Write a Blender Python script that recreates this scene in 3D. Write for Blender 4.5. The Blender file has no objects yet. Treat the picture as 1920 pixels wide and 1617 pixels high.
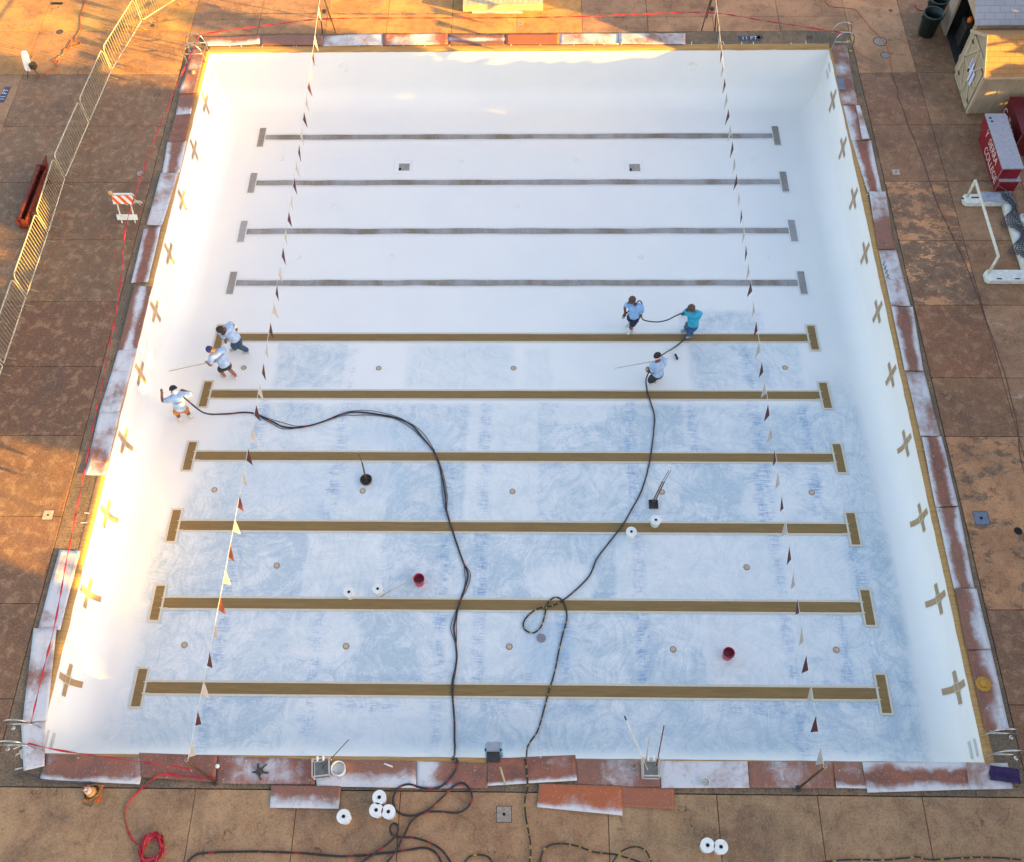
import bpy, bmesh, math, random
import numpy as np
from mathutils import Vector, Matrix, noise
random.seed(7)
D = bpy.data
SC = bpy.context.scene
COL = SC.collection

# ------------------------------------------------------------------ camera, sky, sun, exposure
CAM_C = np.array([12.06196564, -5.19963989, 24.64840456])
CAM_R = np.array([0.9997663, 0.01326759, -0.01706817])
CAM_U = np.array([-0.00290178, 0.86473792, 0.502215])
CAM_F = np.array([-0.02142267, 0.50204811, -0.86457433])
FPX = 1865.84
cam = D.cameras.new('camera'); camo = D.objects.new('camera', cam); COL.objects.link(camo)
m = Matrix.Identity(4)
for i in range(3):
    m[i][0] = CAM_R[i]; m[i][1] = CAM_U[i]; m[i][2] = -CAM_F[i]; m[i][3] = CAM_C[i]
camo.matrix_world = m
cam.sensor_width = 36; cam.sensor_fit = 'HORIZONTAL'; cam.lens = FPX / 1920 * 36
cam.clip_end = 1000; cam.clip_start = 0.1
SC.camera = camo
SC.render.engine = 'CYCLES'
SUN_EL = math.radians(11.0)
SUN_H = Vector((0.945, -0.327, 0)).normalized()          # horizontal direction towards the sun
w = D.worlds.new('World'); SC.world = w; w.use_nodes = True
sky = w.node_tree.nodes.new('ShaderNodeTexSky'); sky.sky_type = 'NISHITA'; sky.sun_disc = False
sky.sun_elevation = SUN_EL
sky.sun_rotation = math.atan2(SUN_H.x, SUN_H.y)
sky.air_density = 1.0; sky.dust_density = 2.2; sky.ozone_density = 1.0
bg = w.node_tree.nodes['Background']; bg.inputs['Strength'].default_value = 0.08
wb = w.node_tree.nodes.new('ShaderNodeMix'); wb.data_type = 'RGBA'; wb.blend_type = 'MULTIPLY'      # the camera's white balance
wb.inputs[0].default_value = 1; wb.inputs[7].default_value = (1.13, .995, .91, 1)
w.node_tree.links.new(sky.outputs[0], wb.inputs[6]); w.node_tree.links.new(wb.outputs[2], bg.inputs[0])
sl = D.lights.new('sun', 'SUN'); sl.energy = 4.4; sl.angle = math.radians(0.4); sl.color = (1.0, 0.55, 0.05)
slo = D.objects.new('sun', sl); COL.objects.link(slo)
sd = Vector((SUN_H.x * math.cos(SUN_EL), SUN_H.y * math.cos(SUN_EL), math.sin(SUN_EL)))
slo.rotation_euler = sd.to_track_quat('Z', 'Y').to_euler()
slo.location = (60, -20, 30)
SC.view_settings.view_transform = 'Standard'; SC.view_settings.look = 'None'
SC.view_settings.exposure = 2.88; SC.view_settings.gamma = 1

# ------------------------------------------------------------------ measuring helpers
def G(px, py, z=0.0):
    """point of the plane at height z that the photo shows at (px, py)"""
    d = CAM_F + (px - 960) / FPX * CAM_R + (808.5 - py) / FPX * CAM_U
    t = (z - CAM_C[2]) / d[2]
    return Vector(CAM_C + t * d)
W, L = 22.86, 25.34
DY = [-1, 0, 2.0, 4.4, 6.75, 9.1, 11.5, 13.9, 16.3, 18.6, 21.0, 23.4, 25.4, 27]
DZ = [1.26, 1.27, 1.31, 1.37, 1.43, 1.57, 1.85, 2.10, 2.22, 2.28, 2.32, 2.35, 2.36, 2.36]
def depth(y): return float(np.interp(y, DY, DZ))
RC = 0.75
def hprof(dist, d):
    if dist >= RC: return d
    dist = max(dist, 0)
    return d - RC + math.sqrt(max(RC * RC - (RC - dist) ** 2, 0))
def floorz(x, y):
    d = depth(y)
    return -min(hprof(min(x, W - x), d), hprof(min(y, L - y), d))
def F(px, py, h=0.0):
    """point of the pool floor (plus height h) shown at (px, py)"""
    z = -1.8
    for _ in range(12):
        p = G(px, py, z + h); z = floorz(min(max(p.x, 0), W), min(max(p.y, 0), L))
    return G(px, py, z + h)

# ------------------------------------------------------------------ object helpers
def setp(o, label=None, cat=None, group=None, kind=None):
    if label: o['label'] = label
    if cat: o['category'] = cat
    if group: o['group'] = group
    if kind: o['kind'] = kind
    return o
def empty(name, loc, label, cat, group=None):
    o = D.objects.new(name, None); COL.objects.link(o); o.location = loc
    o.empty_display_size = 0.2
    return setp(o, label, cat, group)
def origin(o):
    v = Vector((0, 0, 0))
    while o is not None:
        v += o.location; o = o.parent
    return v
def mesh(name, verts, faces, mat, parent=None, smooth=False, uvs=None, loc=None, mats=None, midx=None):
    """vertices are world points; the object's origin is put at loc (a top-level thing) or at its parent's"""
    base = origin(parent) if parent is not None else (Vector(loc) if loc is not None else Vector((0, 0, 0)))
    me = D.meshes.new(name)
    me.from_pydata([tuple(Vector(v) - base) for v in verts], [], faces)
    if uvs is not None:
        uvl = me.uv_layers.new(name='UVMap')
        for i, li in enumerate(me.loops): uvl.data[i].uv = uvs[li.vertex_index]
    for mm in (mats or [mat]): me.materials.append(mm)
    if midx:
        for p, k in zip(me.polygons, midx): p.material_index = k
    if smooth:
        for p in me.polygons: p.use_smooth = True
    me.update()
    o = D.objects.new(name, me); COL.objects.link(o)
    if parent is not None: o.parent = parent
    else: o.location = base
    return o
class MB:
    def __init__(s): s.v = []; s.f = []; s.uv = []; s.mi = []; s.k = 0
    def add(s, v, f, uv=None):
        n = len(s.v); s.v += [Vector(a) for a in v]; s.f += [tuple(i + n for i in q) for q in f]
        s.uv += uv if uv else [(a[0], a[1]) for a in v]; s.mi += [s.k] * len(f)
    def box(s, x0, x1, y0, y1, z0, z1, M=None):
        v = [(x0, y0, z0), (x1, y0, z0), (x1, y1, z0), (x0, y1, z0), (x0, y0, z1), (x1, y0, z1), (x1, y1, z1), (x0, y1, z1)]
        if M is not None: v = [M @ Vector(a) for a in v]
        s.add(v, [(0, 3, 2, 1), (4, 5, 6, 7), (0, 1, 5, 4), (1, 2, 6, 5), (2, 3, 7, 6), (3, 0, 4, 7)])
    def bar(s, a, b, w_, h_, up=(0, 0, 1)):
        a, b = Vector(a), Vector(b); d = (b - a).normalized(); u = Vector(up)
        if abs(d.dot(u)) > .98: u = Vector((0, 1, 0))
        r = d.cross(u).normalized(); u = r.cross(d).normalized()
        v = []
        for p in (a, b):
            for i, j in ((-1, -1), (1, -1), (1, 1), (-1, 1)): v.append(p + r * i * w_ / 2 + u * j * h_ / 2)
        s.add(v, [(0, 1, 2, 3), (7, 6, 5, 4), (0, 4, 5, 1), (1, 5, 6, 2), (2, 6, 7, 3), (3, 7, 4, 0)])
    def tube(s, pts, r, n=8, cap=True, closed=False):
        pts = [Vector(p) for p in pts]; k = len(pts)
        rr = r if hasattr(r, '__len__') else [r] * k
        base = len(s.v); vs = []; uv = []; ln = 0
        up = Vector((0, 0, 1)); prev = None
        for i, p in enumerate(pts):
            d = (pts[min(i + 1, k - 1)] - pts[max(i - 1, 0)])
            if d.length < 1e-9: d = Vector((0, 0, 1))
            d.normalize()
            if prev is None:
                u = up if abs(d.z) < .95 else Vector((1, 0, 0)); r1 = d.cross(u).normalized()
            else:
                r1 = (prev - d * prev.dot(d)); r1 = r1.normalized() if r1.length > 1e-6 else d.orthogonal().normalized()
            prev = r1; u1 = r1.cross(d)
            if i: ln += (p - pts[i - 1]).length
            for j in range(n):
                a = 2 * math.pi * j / n
                vs.append(p + (r1 * math.cos(a) + u1 * math.sin(a)) * rr[i]); uv.append((ln, j / n))
        fs = []
        for i in range(k - 1):
            for j in range(n):
                fs.append((i * n + j, i * n + (j + 1) % n, (i + 1) * n + (j + 1) % n, (i + 1) * n + j))
        if cap: fs += [tuple(range(n - 1, -1, -1)), tuple((k - 1) * n + j for j in range(n))]
        s.add(vs, fs, uv)
    def lathe(s, c, prof, n=20, M=None):
        """prof: list of (radius, z) from c"""
        c = Vector(c); vs = []; fs = []
        for r, z in prof:
            for j in range(n):
                a = 2 * math.pi * j / n; q = Vector((r * math.cos(a), r * math.sin(a), z))
                vs.append(c + (M @ q if M is not None else q))
        for i in range(len(prof) - 1):
            for j in range(n):
                fs.append((i * n + j, i * n + (j + 1) % n, (i + 1) * n + (j + 1) % n, (i + 1) * n + j))
        if prof[0][0] > 1e-4: fs.append(tuple(range(n - 1, -1, -1)))
        if prof[-1][0] > 1e-4: fs.append(tuple((len(prof) - 1) * n + j for j in range(n)))
        s.add(vs, fs)
    def build(s, name, mat, parent=None, smooth=False, loc=None, mats=None):
        return mesh(name, s.v, s.f, mat, parent, smooth, s.uv, loc, mats, s.mi if mats else None)
def spline(pts, step=0.08):
    pts = [Vector(p) for p in pts]; out = []
    for i in range(len(pts) - 1):
        p0, p1, p2, p3 = pts[max(i - 1, 0)], pts[i], pts[i + 1], pts[min(i + 2, len(pts) - 1)]
        n = max(2, int((p2 - p1).length / step))
        for k in range(n):
            t = k / n
            out.append(0.5 * ((2 * p1) + (p2 - p0) * t + (2 * p0 - 5 * p1 + 4 * p2 - p3) * t * t + (3 * p1 - p0 - 3 * p2 + p3) * t ** 3))
    out.append(pts[-1]); return out
def smoothed(o, deg=40):
    for p in o.data.polygons: p.use_smooth = True
    return o

# ------------------------------------------------------------------ materials
class NT:
    def __init__(s, name):
        s.m = D.materials.new(name); s.m.use_nodes = True; s.t = s.m.node_tree
        s.b = s.t.nodes['Principled BSDF']
    def n(s, typ, **kw):
        x = s.t.nodes.new(typ)
        for k, v in kw.items(): setattr(x, k, v)
        return x
    def l(s, a, b): s.t.links.new(a, b)
    def coord(s, which='Object', scale=(1, 1, 1), rnd=False):
        tc = s.n('ShaderNodeTexCoord'); mp = s.n('ShaderNodeMapping')
        mp.inputs['Scale'].default_value = scale
        s.l(tc.outputs[which], mp.inputs['Vector'])
        if rnd:
            oi = s.n('ShaderNodeObjectInfo'); mm_ = s.n('ShaderNodeMath', operation='MULTIPLY'); mm_.inputs[1].default_value = 37
            s.l(oi.outputs['Random'], mm_.inputs[0]); s.l(mm_.outputs[0], mp.inputs['Location'])
        return mp.outputs[0]
    def noise(s, vec, scale, detail=4, rough=.55, dist=0):
        x = s.n('ShaderNodeTexNoise'); s.l(vec, x.inputs['Vector'])
        x.inputs['Scale'].default_value = scale; x.inputs['Detail'].default_value = detail
        x.inputs['Roughness'].default_value = rough; x.inputs['Distortion'].default_value = dist
        return x.outputs[0]
    def ramp(s, fac, a, b, smooth=True):
        x = s.n('ShaderNodeMapRange'); x.interpolation_type = 'SMOOTHSTEP' if smooth else 'LINEAR'
        s.l(fac, x.inputs[0]); x.inputs[1].default_value = a; x.inputs[2].default_value = b
        return x.outputs[0]
    def mix(s, fac, a, b, mode='MIX'):
        x = s.n('ShaderNodeMix', data_type='RGBA', blend_type=mode)
        if isinstance(fac, float): x.inputs[0].default_value = fac
        else: s.l(fac, x.inputs[0])
        for i, c in ((6, a), (7, b)):
            if isinstance(c, (tuple, list)): x.inputs[i].default_value = (*c[:3], 1)
            else: s.l(c, x.inputs[i])
        return x.outputs[2]
    def math(s, op, a, b=None, clamp=False):
        x = s.n('ShaderNodeMath', operation=op); x.use_clamp = clamp
        for i, c in ((0, a), (1, b)):
            if c is None: continue
            if isinstance(c, (int, float)): x.inputs[i].default_value = c
            else: s.l(c, x.inputs[i])
        return x.outputs[0]
    def attr(s, name, what='Color'):
        x = s.n('ShaderNodeAttribute', attribute_name=name); return x.outputs[what]
    def bump(s, h, strength=.3, dist=.01):
        x = s.n('ShaderNodeBump'); x.inputs['Strength'].default_value = strength; x.inputs['Distance'].default_value = dist
        s.l(h, x.inputs['Height']); s.l(x.outputs[0], s.b.inputs['Normal'])
    def col(s, c): s.l(c, s.b.inputs['Base Color'])
    def rough(s, v):
        if isinstance(v, (int, float)): s.b.inputs['Roughness'].default_value = v
        else: s.l(v, s.b.inputs['Roughness'])
def M(name, c1, c2=None, scale=8, rough=.6, bump=0.0, metal=0.0, lo=.35, hi=.65, coat=0):
    t = NT(name); t.rough(rough); t.b.inputs['Metallic'].default_value = metal
    if c2 is None: c2 = tuple(x * .82 for x in c1)
    v = t.coord('Object', rnd=True); n_ = t.noise(v, scale, 5)
    t.col(t.mix(t.ramp(n_, lo, hi), c1, c2))
    if bump: t.bump(t.noise(v, scale * 6, 3), bump, .004)
    if coat: t.b.inputs['Coat Weight'].default_value = coat
    return t.m

def plaster_mat():
    t = NT('pool_plaster'); v = t.coord('Object')
    raw = t.attr('raw', 'Fac'); strip = t.attr('strip', 'Fac'); wet = t.attr('wet', 'Fac')
    big = t.noise(v, .55, 3, .6); mid = t.noise(v, 2.2, 6, .65, .6)
    def warped(amt, sc, seed, scale):
        nz = t.n('ShaderNodeTexNoise'); t.l(t.coord('Object'), nz.inputs['Vector']); nz.inputs['Scale'].default_value = sc; nz.inputs['Detail'].default_value = 2
        sb = t.n('ShaderNodeVectorMath', operation='MULTIPLY_ADD'); t.l(nz.outputs['Color'], sb.inputs[0]); sb.inputs[1].default_value = (amt, amt, 0); t.l(t.coord('Object'), sb.inputs[2])
        mp = t.n('ShaderNodeMapping'); mp.inputs['Scale'].default_value = scale; mp.inputs['Location'].default_value = (seed, seed, 0); t.l(sb.outputs[0], mp.inputs['Vector']); return mp.outputs[0]
    vs = warped(5, .35, 3, (4.5, .8, 1)); stroke = t.noise(vs, 1.3, 8, .74, .5)
    vs2 = warped(4, .5, 11, (.7, 3.6, 1)); stroke2 = t.noise(vs2, 1.4, 8, .74, .5)
    fine = t.noise(v, 14, 5, .7, .5)
    swirl = t.n('ShaderNodeTexWave'); swirl.wave_type = 'RINGS'; t.l(v, swirl.inputs['Vector']); swirl.inputs['Scale'].default_value = 1.6; swirl.inputs['Distortion'].default_value = 30; swirl.inputs['Detail'].default_value = 5; swirl.inputs['Detail Scale'].default_value = 1.2; swirl.inputs['Detail Roughness'].default_value = .65
    # thin bluish undercoat showing through where the last coat is missing
    a = t.math('MULTIPLY', t.ramp(mid, .36, .64), .40)
    b = t.math('MULTIPLY', t.ramp(stroke, .46, .60), .55)
    c = t.math('MULTIPLY', t.ramp(stroke2, .47, .60), .55)
    s_ = t.math('ADD', t.math('ADD', a, b), c)
    s_ = t.math('ADD', t.math('MULTIPLY', t.ramp(big, .35, .65), .45), t.math('ADD', t.math('MULTIPLY', s_, .72), .08))
    amt = t.math('MULTIPLY', raw, s_, True)
    hat = t.ramp(t.noise(t.coord('Object', (2, 22, 1)), 1.5, 4, .6, .4), .46, .60)
    hat2 = t.ramp(t.noise(t.coord('Object', (24, 2, 1)), 1.5, 4, .6, .4), .5, .62)
    st = t.math('MULTIPLY', strip, t.math('MULTIPLY', t.math('ADD', hat, t.math('MULTIPLY', hat2, .6), True), t.ramp(mid, .3, .62)), True)
    col = t.mix(t.ramp(big, .3, .7), (.775, .775, .78), (.80, .795, .785))
    col = t.mix(amt, col, (.44, .535, .61))
    col = t.mix(t.math('MULTIPLY', t.math('MULTIPLY', t.ramp(fine, .52, .64), raw), .28), col, (.38, .46, .57))
    col = t.mix(t.math('MULTIPLY', t.math('MULTIPLY', t.ramp(fine, .46, .36), raw), .25), col, (.76, .765, .79))
    sw = t.math('MULTIPLY', t.math('MULTIPLY', t.ramp(swirl.outputs[1], .70, .95), raw), .22)
    col = t.mix(sw, col, (.42, .48, .58))
    sw2 = t.math('MULTIPLY', t.math('MULTIPLY', t.ramp(swirl.outputs[1], .22, .05), raw), .20)
    col = t.mix(sw2, col, (.78, .78, .79))
    col = t.mix(st, col, (.20, .33, .53))
    col = t.mix(wet, col, (.42, .55, .68))
    col = t.mix(t.math('MULTIPLY', t.ramp(fine, .60, .72), .06), col, (.6, .58, .55))
    t.col(col); t.rough(.62)
    t.bump(t.math('ADD', t.math('MULTIPLY', stroke2, raw), t.math('MULTIPLY', fine, .35)), .25, .012)
    return t.m
MP = plaster_mat()
def masking_mat(name, kraft=(.27, .165, .05), k2=(.22, .13, .04), spray=0.0):
    t = NT(name); v = t.coord('Object')
    n1 = t.noise(t.coord('Object', (.6, 9, 1)), 2, 5, .6, .6)
    col = t.mix(t.ramp(n1, .35, .65), kraft, k2)
    if spray:
        sp = t.noise(t.coord('Object', (1, .3, 1), rnd=True), .9, 5, .6)
        sp2 = t.noise(v, 11, 4, .7)
        f = t.math('MULTIPLY', t.math('ADD', t.ramp(sp, .33, .66), t.math('MULTIPLY', t.ramp(sp2, .4, .7), .35)), spray, True)
        col = t.mix(f, col, (.52, .55, .62))
    t.col(col); t.rough(.7); t.bump(n1, .2, .01)
    return t.m
def deck_mat():
    t = NT('stained_concrete'); v = t.coord('Object')
    A = t.attr('tint'); B = t.attr('tint2'); mo = t.attr('mot', 'Fac')
    big = t.noise(v, .8, 5, .6, .3); mid = t.noise(v, 3.3, 7, .7, .4); fine = t.noise(v, 19, 5, .8); grit = t.noise(v, 46, 3, .8)
    str_ = t.noise(t.coord('Object', (1.1, 1.7, 1)), 1.1, 12, .76, .15)
    patch = t.ramp(t.math('ADD', str_, t.math('MULTIPLY', t.math('SUBTRACT', mo, .5), .35)), .485, .515)
    patch = t.math('MULTIPLY', patch, t.ramp(mo, .02, .1))
    col = t.mix(patch, A, B)
    col = t.mix(t.math('MULTIPLY', t.ramp(big, .35, .65), .5), col, (.105, .062, .04))
    rust = t.ramp(t.noise(v, 1.4, 7, .72, 1.0), .50, .66)
    col = t.mix(t.math('MULTIPLY', rust, .32), col, (.215, .085, .038))
    col = t.mix(t.math('MULTIPLY', t.ramp(mid, .50, .62), .5), col, (.30, .23, .165))
    col = t.mix(t.math('MULTIPLY', t.ramp(mid, .48, .34), .42), col, (.085, .055, .04))
    grime = t.ramp(t.noise(t.coord('Object', (1, 1, 1)), .37, 7, .72, .8), .52, .66)
    col = t.mix(t.math('MULTIPLY', grime, .45), col, (.07, .048, .042))
    col = t.mix(t.math('MULTIPLY', t.ramp(fine, .51, .62), .38), col, (.06, .038, .026))
    col = t.mix(t.math('MULTIPLY', t.ramp(fine, .48, .38), .35), col, (.37, .27, .19))
    col = t.mix(t.math('MULTIPLY', t.ramp(grit, .56, .64), .28), col, (.04, .028, .02))
    cr = t.n('ShaderNodeTexVoronoi', feature='DISTANCE_TO_EDGE'); wv_ = t.n('ShaderNodeVectorMath', operation='ADD')
    nz_ = t.n('ShaderNodeTexNoise'); t.l(v, nz_.inputs['Vector']); nz_.inputs['Scale'].default_value = 2.2; nz_.inputs['Detail'].default_value = 6
    t.l(v, wv_.inputs[0]); t.l(nz_.outputs['Color'], wv_.inputs[1]); t.l(wv_.outputs[0], cr.inputs['Vector']); cr.inputs['Scale'].default_value = .33
    crack = t.math('MULTIPLY', t.ramp(cr.outputs['Distance'], .0045, .0015), t.ramp(big, .5, .58))
    col = t.mix(t.math('MULTIPLY', crack, .7), col, (.04, .028, .022))
    col = t.mix(1.0, col, (1.38, 1.10, .86), 'MULTIPLY')
    t.col(col); t.rough(t.math('ADD', .55, t.math('MULTIPLY', mid, .3)))
    t.bump(t.math('ADD', fine, t.math('MULTIPLY', mid, .8)), .45, .008)
    return t.m
MD = deck_mat()
def coping_mat():
    t = NT('coping_concrete'); v = t.coord('Object')
    n1 = t.noise(v, 2.2, 6, .7, .8); n2 = t.noise(v, 22, 5, .7); n3 = t.noise(v, .5, 3)
    col = t.mix(t.ramp(n1, .35, .65), (.115, .085, .06), (.20, .145, .10))
    col = t.mix(t.math('MULTIPLY', t.ramp(n3, .45, .6), .6), col, (.085, .078, .066))
    col = t.mix(t.math('MULTIPLY', t.ramp(n2, .52, .60), .75), col, (.035, .028, .028))
    col = t.mix(t.math('MULTIPLY', t.ramp(n2, .42, .32), .6), col, (.34, .29, .24))
    col = t.mix(1.0, col, (1.35, 1.18, .98), 'MULTIPLY')
    t.col(col); t.rough(.75); t.bump(n2, .4, .006); return t.m
MC = coping_mat()
def board_mat():
    t = NT('oversprayed_hardboard'); v = t.coord('Object', rnd=True)
    sp = t.attr('spray', 'Fac'); oi = t.n('ShaderNodeObjectInfo')
    n1 = t.noise(v, 2.6, 5, .6, .5); n2 = t.noise(v, 26, 4, .75); n3 = t.noise(v, 7, 5, .65)
    br = t.mix(t.ramp(n1, .3, .7), (.30, .10, .055), (.17, .065, .042))
    br = t.mix(t.math('MULTIPLY', oi.outputs['Random'], .5), br, (.26, .135, .095))
    f = t.math('ADD', sp, t.math('MULTIPLY', t.math('SUBTRACT', n3, .5), .28))
    f = t.math('ADD', f, t.math('MULTIPLY', t.math('SUBTRACT', n1, .5), .9))
    f = t.math('ADD', f, t.math('MULTIPLY', t.math('SUBTRACT', t.noise(t.coord('Object', (1, .2, 1), rnd=True), 5, 3, .5), .5), .35))
    f = t.ramp(f, .2, .8)
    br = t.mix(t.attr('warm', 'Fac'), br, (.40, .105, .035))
    col = t.mix(f, br, (.60, .59, .62))
    spk = t.ramp(n2, .61, .65)
    col = t.mix(t.math('MULTIPLY', spk, .4), col, (.72, .68, .68))
    vo = t.n('ShaderNodeTexVoronoi'); t.l(v, vo.inputs['Vector']); vo.inputs['Scale'].default_value = 4.5; vo.inputs['Randomness'].default_value = 1
    t.l(v, vo.inputs['Vector'])
    splat = t.math('MULTIPLY', t.ramp(vo.outputs['Distance'], .11, .07), t.ramp(n3, .5, .6))
    col = t.mix(splat, col, (.74, .70, .68))
    drk = t.ramp(t.noise(v, 5, 6, .75), .54, .68)
    col = t.mix(t.math('MULTIPLY', drk, .35), col, (.10, .06, .05))
    t.col(col); t.rough(.5); t.bump(n3, .12, .01); return t.m
MB_ = board_mat()
def stripe_hose(name, base, acc, freq, lo):
    t = NT(name); uv = t.coord('UV', (freq, 0, 0))
    n_ = t.noise(uv, 1.0, 2, .5)
    wv = t.n('ShaderNodeTexWave'); t.l(uv, wv.inputs['Vector']); wv.inputs['Scale'].default_value = .35; wv.inputs['Distortion'].default_value = 3.5
    f = t.ramp(t.math('MULTIPLY', wv.outputs['Fac'] if 'Fac' in wv.outputs else wv.outputs[1], n_), lo, lo + .03)
    t.col(t.mix(f, base, acc)); t.rough(.45); return t.m
H_RED = stripe_hose('hose_black_red', (.018, .014, .02), (.22, .012, .018), 2.2, .45)
H_YEL = stripe_hose('hose_black_yellow', (.016, .014, .014), (.38, .25, .03), 4.0, .44)
H_BLK = M('hose_black', (.02, .02, .024), (.035, .035, .04), 5, .45)
H_TEAL = M('hose_teal', (.03, .09, .11), (.02, .05, .07), 5, .45)
WHITEP = M('white_plastic', (.80, .80, .79), (.70, .71, .70), 5, .4)
WHITE_PAINT = M('white_paint', (.76, .76, .72), (.62, .62, .58), 7, .45, .1)
CREAM = M('cream_tube', (.74, .73, .62), (.60, .59, .48), 6, .4)
DARK = M('dark_rubber', (.02, .02, .022), (.04, .035, .035), 10, .6, .2)
GALV = M('galvanised_steel', (.52, .48, .38), (.38, .35, .28), 12, .42, .1, .45)
BARS = M('weathered_bars', (.30, .26, .19), (.22, .19, .14), 12, .55, .1, .2)  # darker copy of the galvanised steel, unlit tone put into the colour
CHROME = M('chrome', (.62, .60, .58), (.4, .38, .36), 9, .28, 0, .9)
BROWNM = M('brown_metal', (.13, .075, .03), (.07, .045, .025), 14, .5, .2, .3)
WOOD = M('old_wood', (.30, .17, .09), (.20, .11, .06), 9, .65, .2)
RUST = M('rusty_red_steel', (.085, .016, .012), (.17, .035, .018), 7, .5, .3, .2)
REDP = M('red_plastic', (.50, .035, .06), (.38, .025, .045), 6, .4)
CRIM = M('crimson_paint', (.25, .009, .026), (.19, .007, .018), 4, .35, .05, coat=.2)
GREYP = M('grey_plank', (.36, .36, .42), (.30, .30, .35), 10, .55, .1)
TILE_W = M('tile_white', (.6, .6, .58), None, 6, .3)
TILE_B = M('tile_blue', (.035, .05, .13), (.025, .035, .08), 9, .4)
PLATE = M('cover_plate', (.36, .29, .23), (.25, .20, .16), 14, .6, .3)
PLATE_B = M('cover_plate_blue', (.12, .14, .20), (.17, .20, .27), 14, .5, .3)
HOLE = M('dark_hole', (.008, .008, .008), None, 5, .9)
ORANGE = M('orange_plastic', (.80, .16, .01), (.70, .13, .01), 6, .45)
TAPE_R = M('red_caution_tape', (.50, .018, .03), (.30, .01, .02), 16, .45)
CORD_O = M('orange_cord', (.60, .12, .03), (.45, .09, .03), 6, .5)
CORD_R = M('dark_red_cord', (.16, .04, .035), (.11, .03, .03), 6, .5)
TAPEB = M('masking_tape', (.64, .58, .46), (.58, .53, .43), 8, .6)
KRAFT = masking_mat('kraft_masking', (.46, .27, .095), (.36, .19, .06))
LINE_CLEAN = masking_mat('kraft_lane_clean', (.255, .155, .052), (.205, .125, .043))
LINE_SPRAY = masking_mat('kraft_lane_oversprayed', (.20, .155, .11), (.18, .14, .10), .42)
CROSSM = masking_mat('kraft_target', (.38, .25, .12), (.33, .205, .095), .12)

# ------------------------------------------------------------------ ground, deck, coping
gr = MB(); gr.box(-400, 400, -400, -.95, -2.6, -.06); gr.box(-400, 400, L + .2, 400, -2.6, -.06)
gr.box(-400, -.2, -.95, L + .2, -2.6, -.06); gr.box(W + .2, 400, -.95, L + .2, -2.6, -.06)
MG = M('ground_earth', (.09, .065, .05), (.13, .095, .07), .4, .8, .3)
setp(gr.build('ground', MG), kind='structure')
MJ = M('joint_shadow', (.035, .026, .02), (.05, .038, .028), 9, .9)  # dark base under the slab joints, also used for cover rims

BR1 = (.215, .135, .085); BR2 = (.185, .105, .065); RED1 = (.20, .098, .06); TAN = (.36, .245, .145); TAN2 = (.31, .20, .115)
PEACH = (.47, .275, .155); GREYB = (.20, .145, .11)
slabs = []      # x0,x1,y0,y1,tint,tint2,mot
def slab(x0, x1, y0, y1, a, b=None, mot=0.0): slabs.append((x0, x1, y0, y1, a, b or a, mot))
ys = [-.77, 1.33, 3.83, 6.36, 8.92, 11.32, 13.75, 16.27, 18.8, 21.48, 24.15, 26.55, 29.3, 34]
lc = [(.24, .145, .09), (.20, .115, .068), (.22, .13, .08), (.25, .155, .085), (.185, .10, .062), (.195, .102, .062), (.20, .14, .09), (.21, .145, .095), (.205, .14, .095), (.225, .15, .10), (.33, .20, .075), (.46, .29, .08), (.46, .29, .08)]  # far-end tints raised to gold: the sun patch is put into the colour
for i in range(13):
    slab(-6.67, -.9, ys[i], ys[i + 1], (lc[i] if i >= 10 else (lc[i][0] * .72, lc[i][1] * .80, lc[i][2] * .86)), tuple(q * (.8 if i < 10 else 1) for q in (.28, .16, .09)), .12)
    slab(-14, -6.67, ys[i], ys[i + 1], (.26, .19, .13) if i < 10 else (.48, .30, .09))  # outer far slabs carry the same sunlit gold in their tint
bx = [-14, -.88, 4.05, 6.5, 8.94, 13.84, 16.4, 18.76, 21.2, 23.72, 30, 36]
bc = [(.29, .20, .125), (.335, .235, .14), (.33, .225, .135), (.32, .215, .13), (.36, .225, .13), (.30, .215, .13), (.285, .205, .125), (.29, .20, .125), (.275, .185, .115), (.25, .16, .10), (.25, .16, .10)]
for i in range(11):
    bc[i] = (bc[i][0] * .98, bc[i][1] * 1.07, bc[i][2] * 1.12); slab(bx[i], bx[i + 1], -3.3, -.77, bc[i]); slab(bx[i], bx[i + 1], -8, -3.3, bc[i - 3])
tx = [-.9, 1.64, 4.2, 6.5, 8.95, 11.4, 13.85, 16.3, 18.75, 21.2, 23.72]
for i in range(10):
    c = (.29, .20, .125) if i < 2 else ((.48, .29, .09) if i < 6 else (.30, .20, .135))  # gold middle slabs have the sunlit wedge put into their tint
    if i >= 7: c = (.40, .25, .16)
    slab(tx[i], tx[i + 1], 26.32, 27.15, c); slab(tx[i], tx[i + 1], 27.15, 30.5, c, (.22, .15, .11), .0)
    slab(tx[i], tx[i + 1], 30.5, 36, c)
ry = [-.77, 1.4, 3.84, 8.98, 10.96, 13.62, 16.2, 18.75, 21.4, 24.02, 30, 36]
rc = [(BR2, None, 0), ((.20, .12, .085), None, 0), ((.50, .29, .165), (.15, .105, .08), .38), (BR2, (.24, .12, .07), .2), (RED1, (.22, .10, .055), .2), ((.50, .29, .165), (.155, .11, .085), .62), ((.50, .29, .165), (.16, .11, .085), .55), ((.225, .14, .10), None, 0), ((.215, .13, .095), None, 0), ((.48, .30, .19), None, 0), ((.48, .30, .19), None, 0)]
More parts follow.
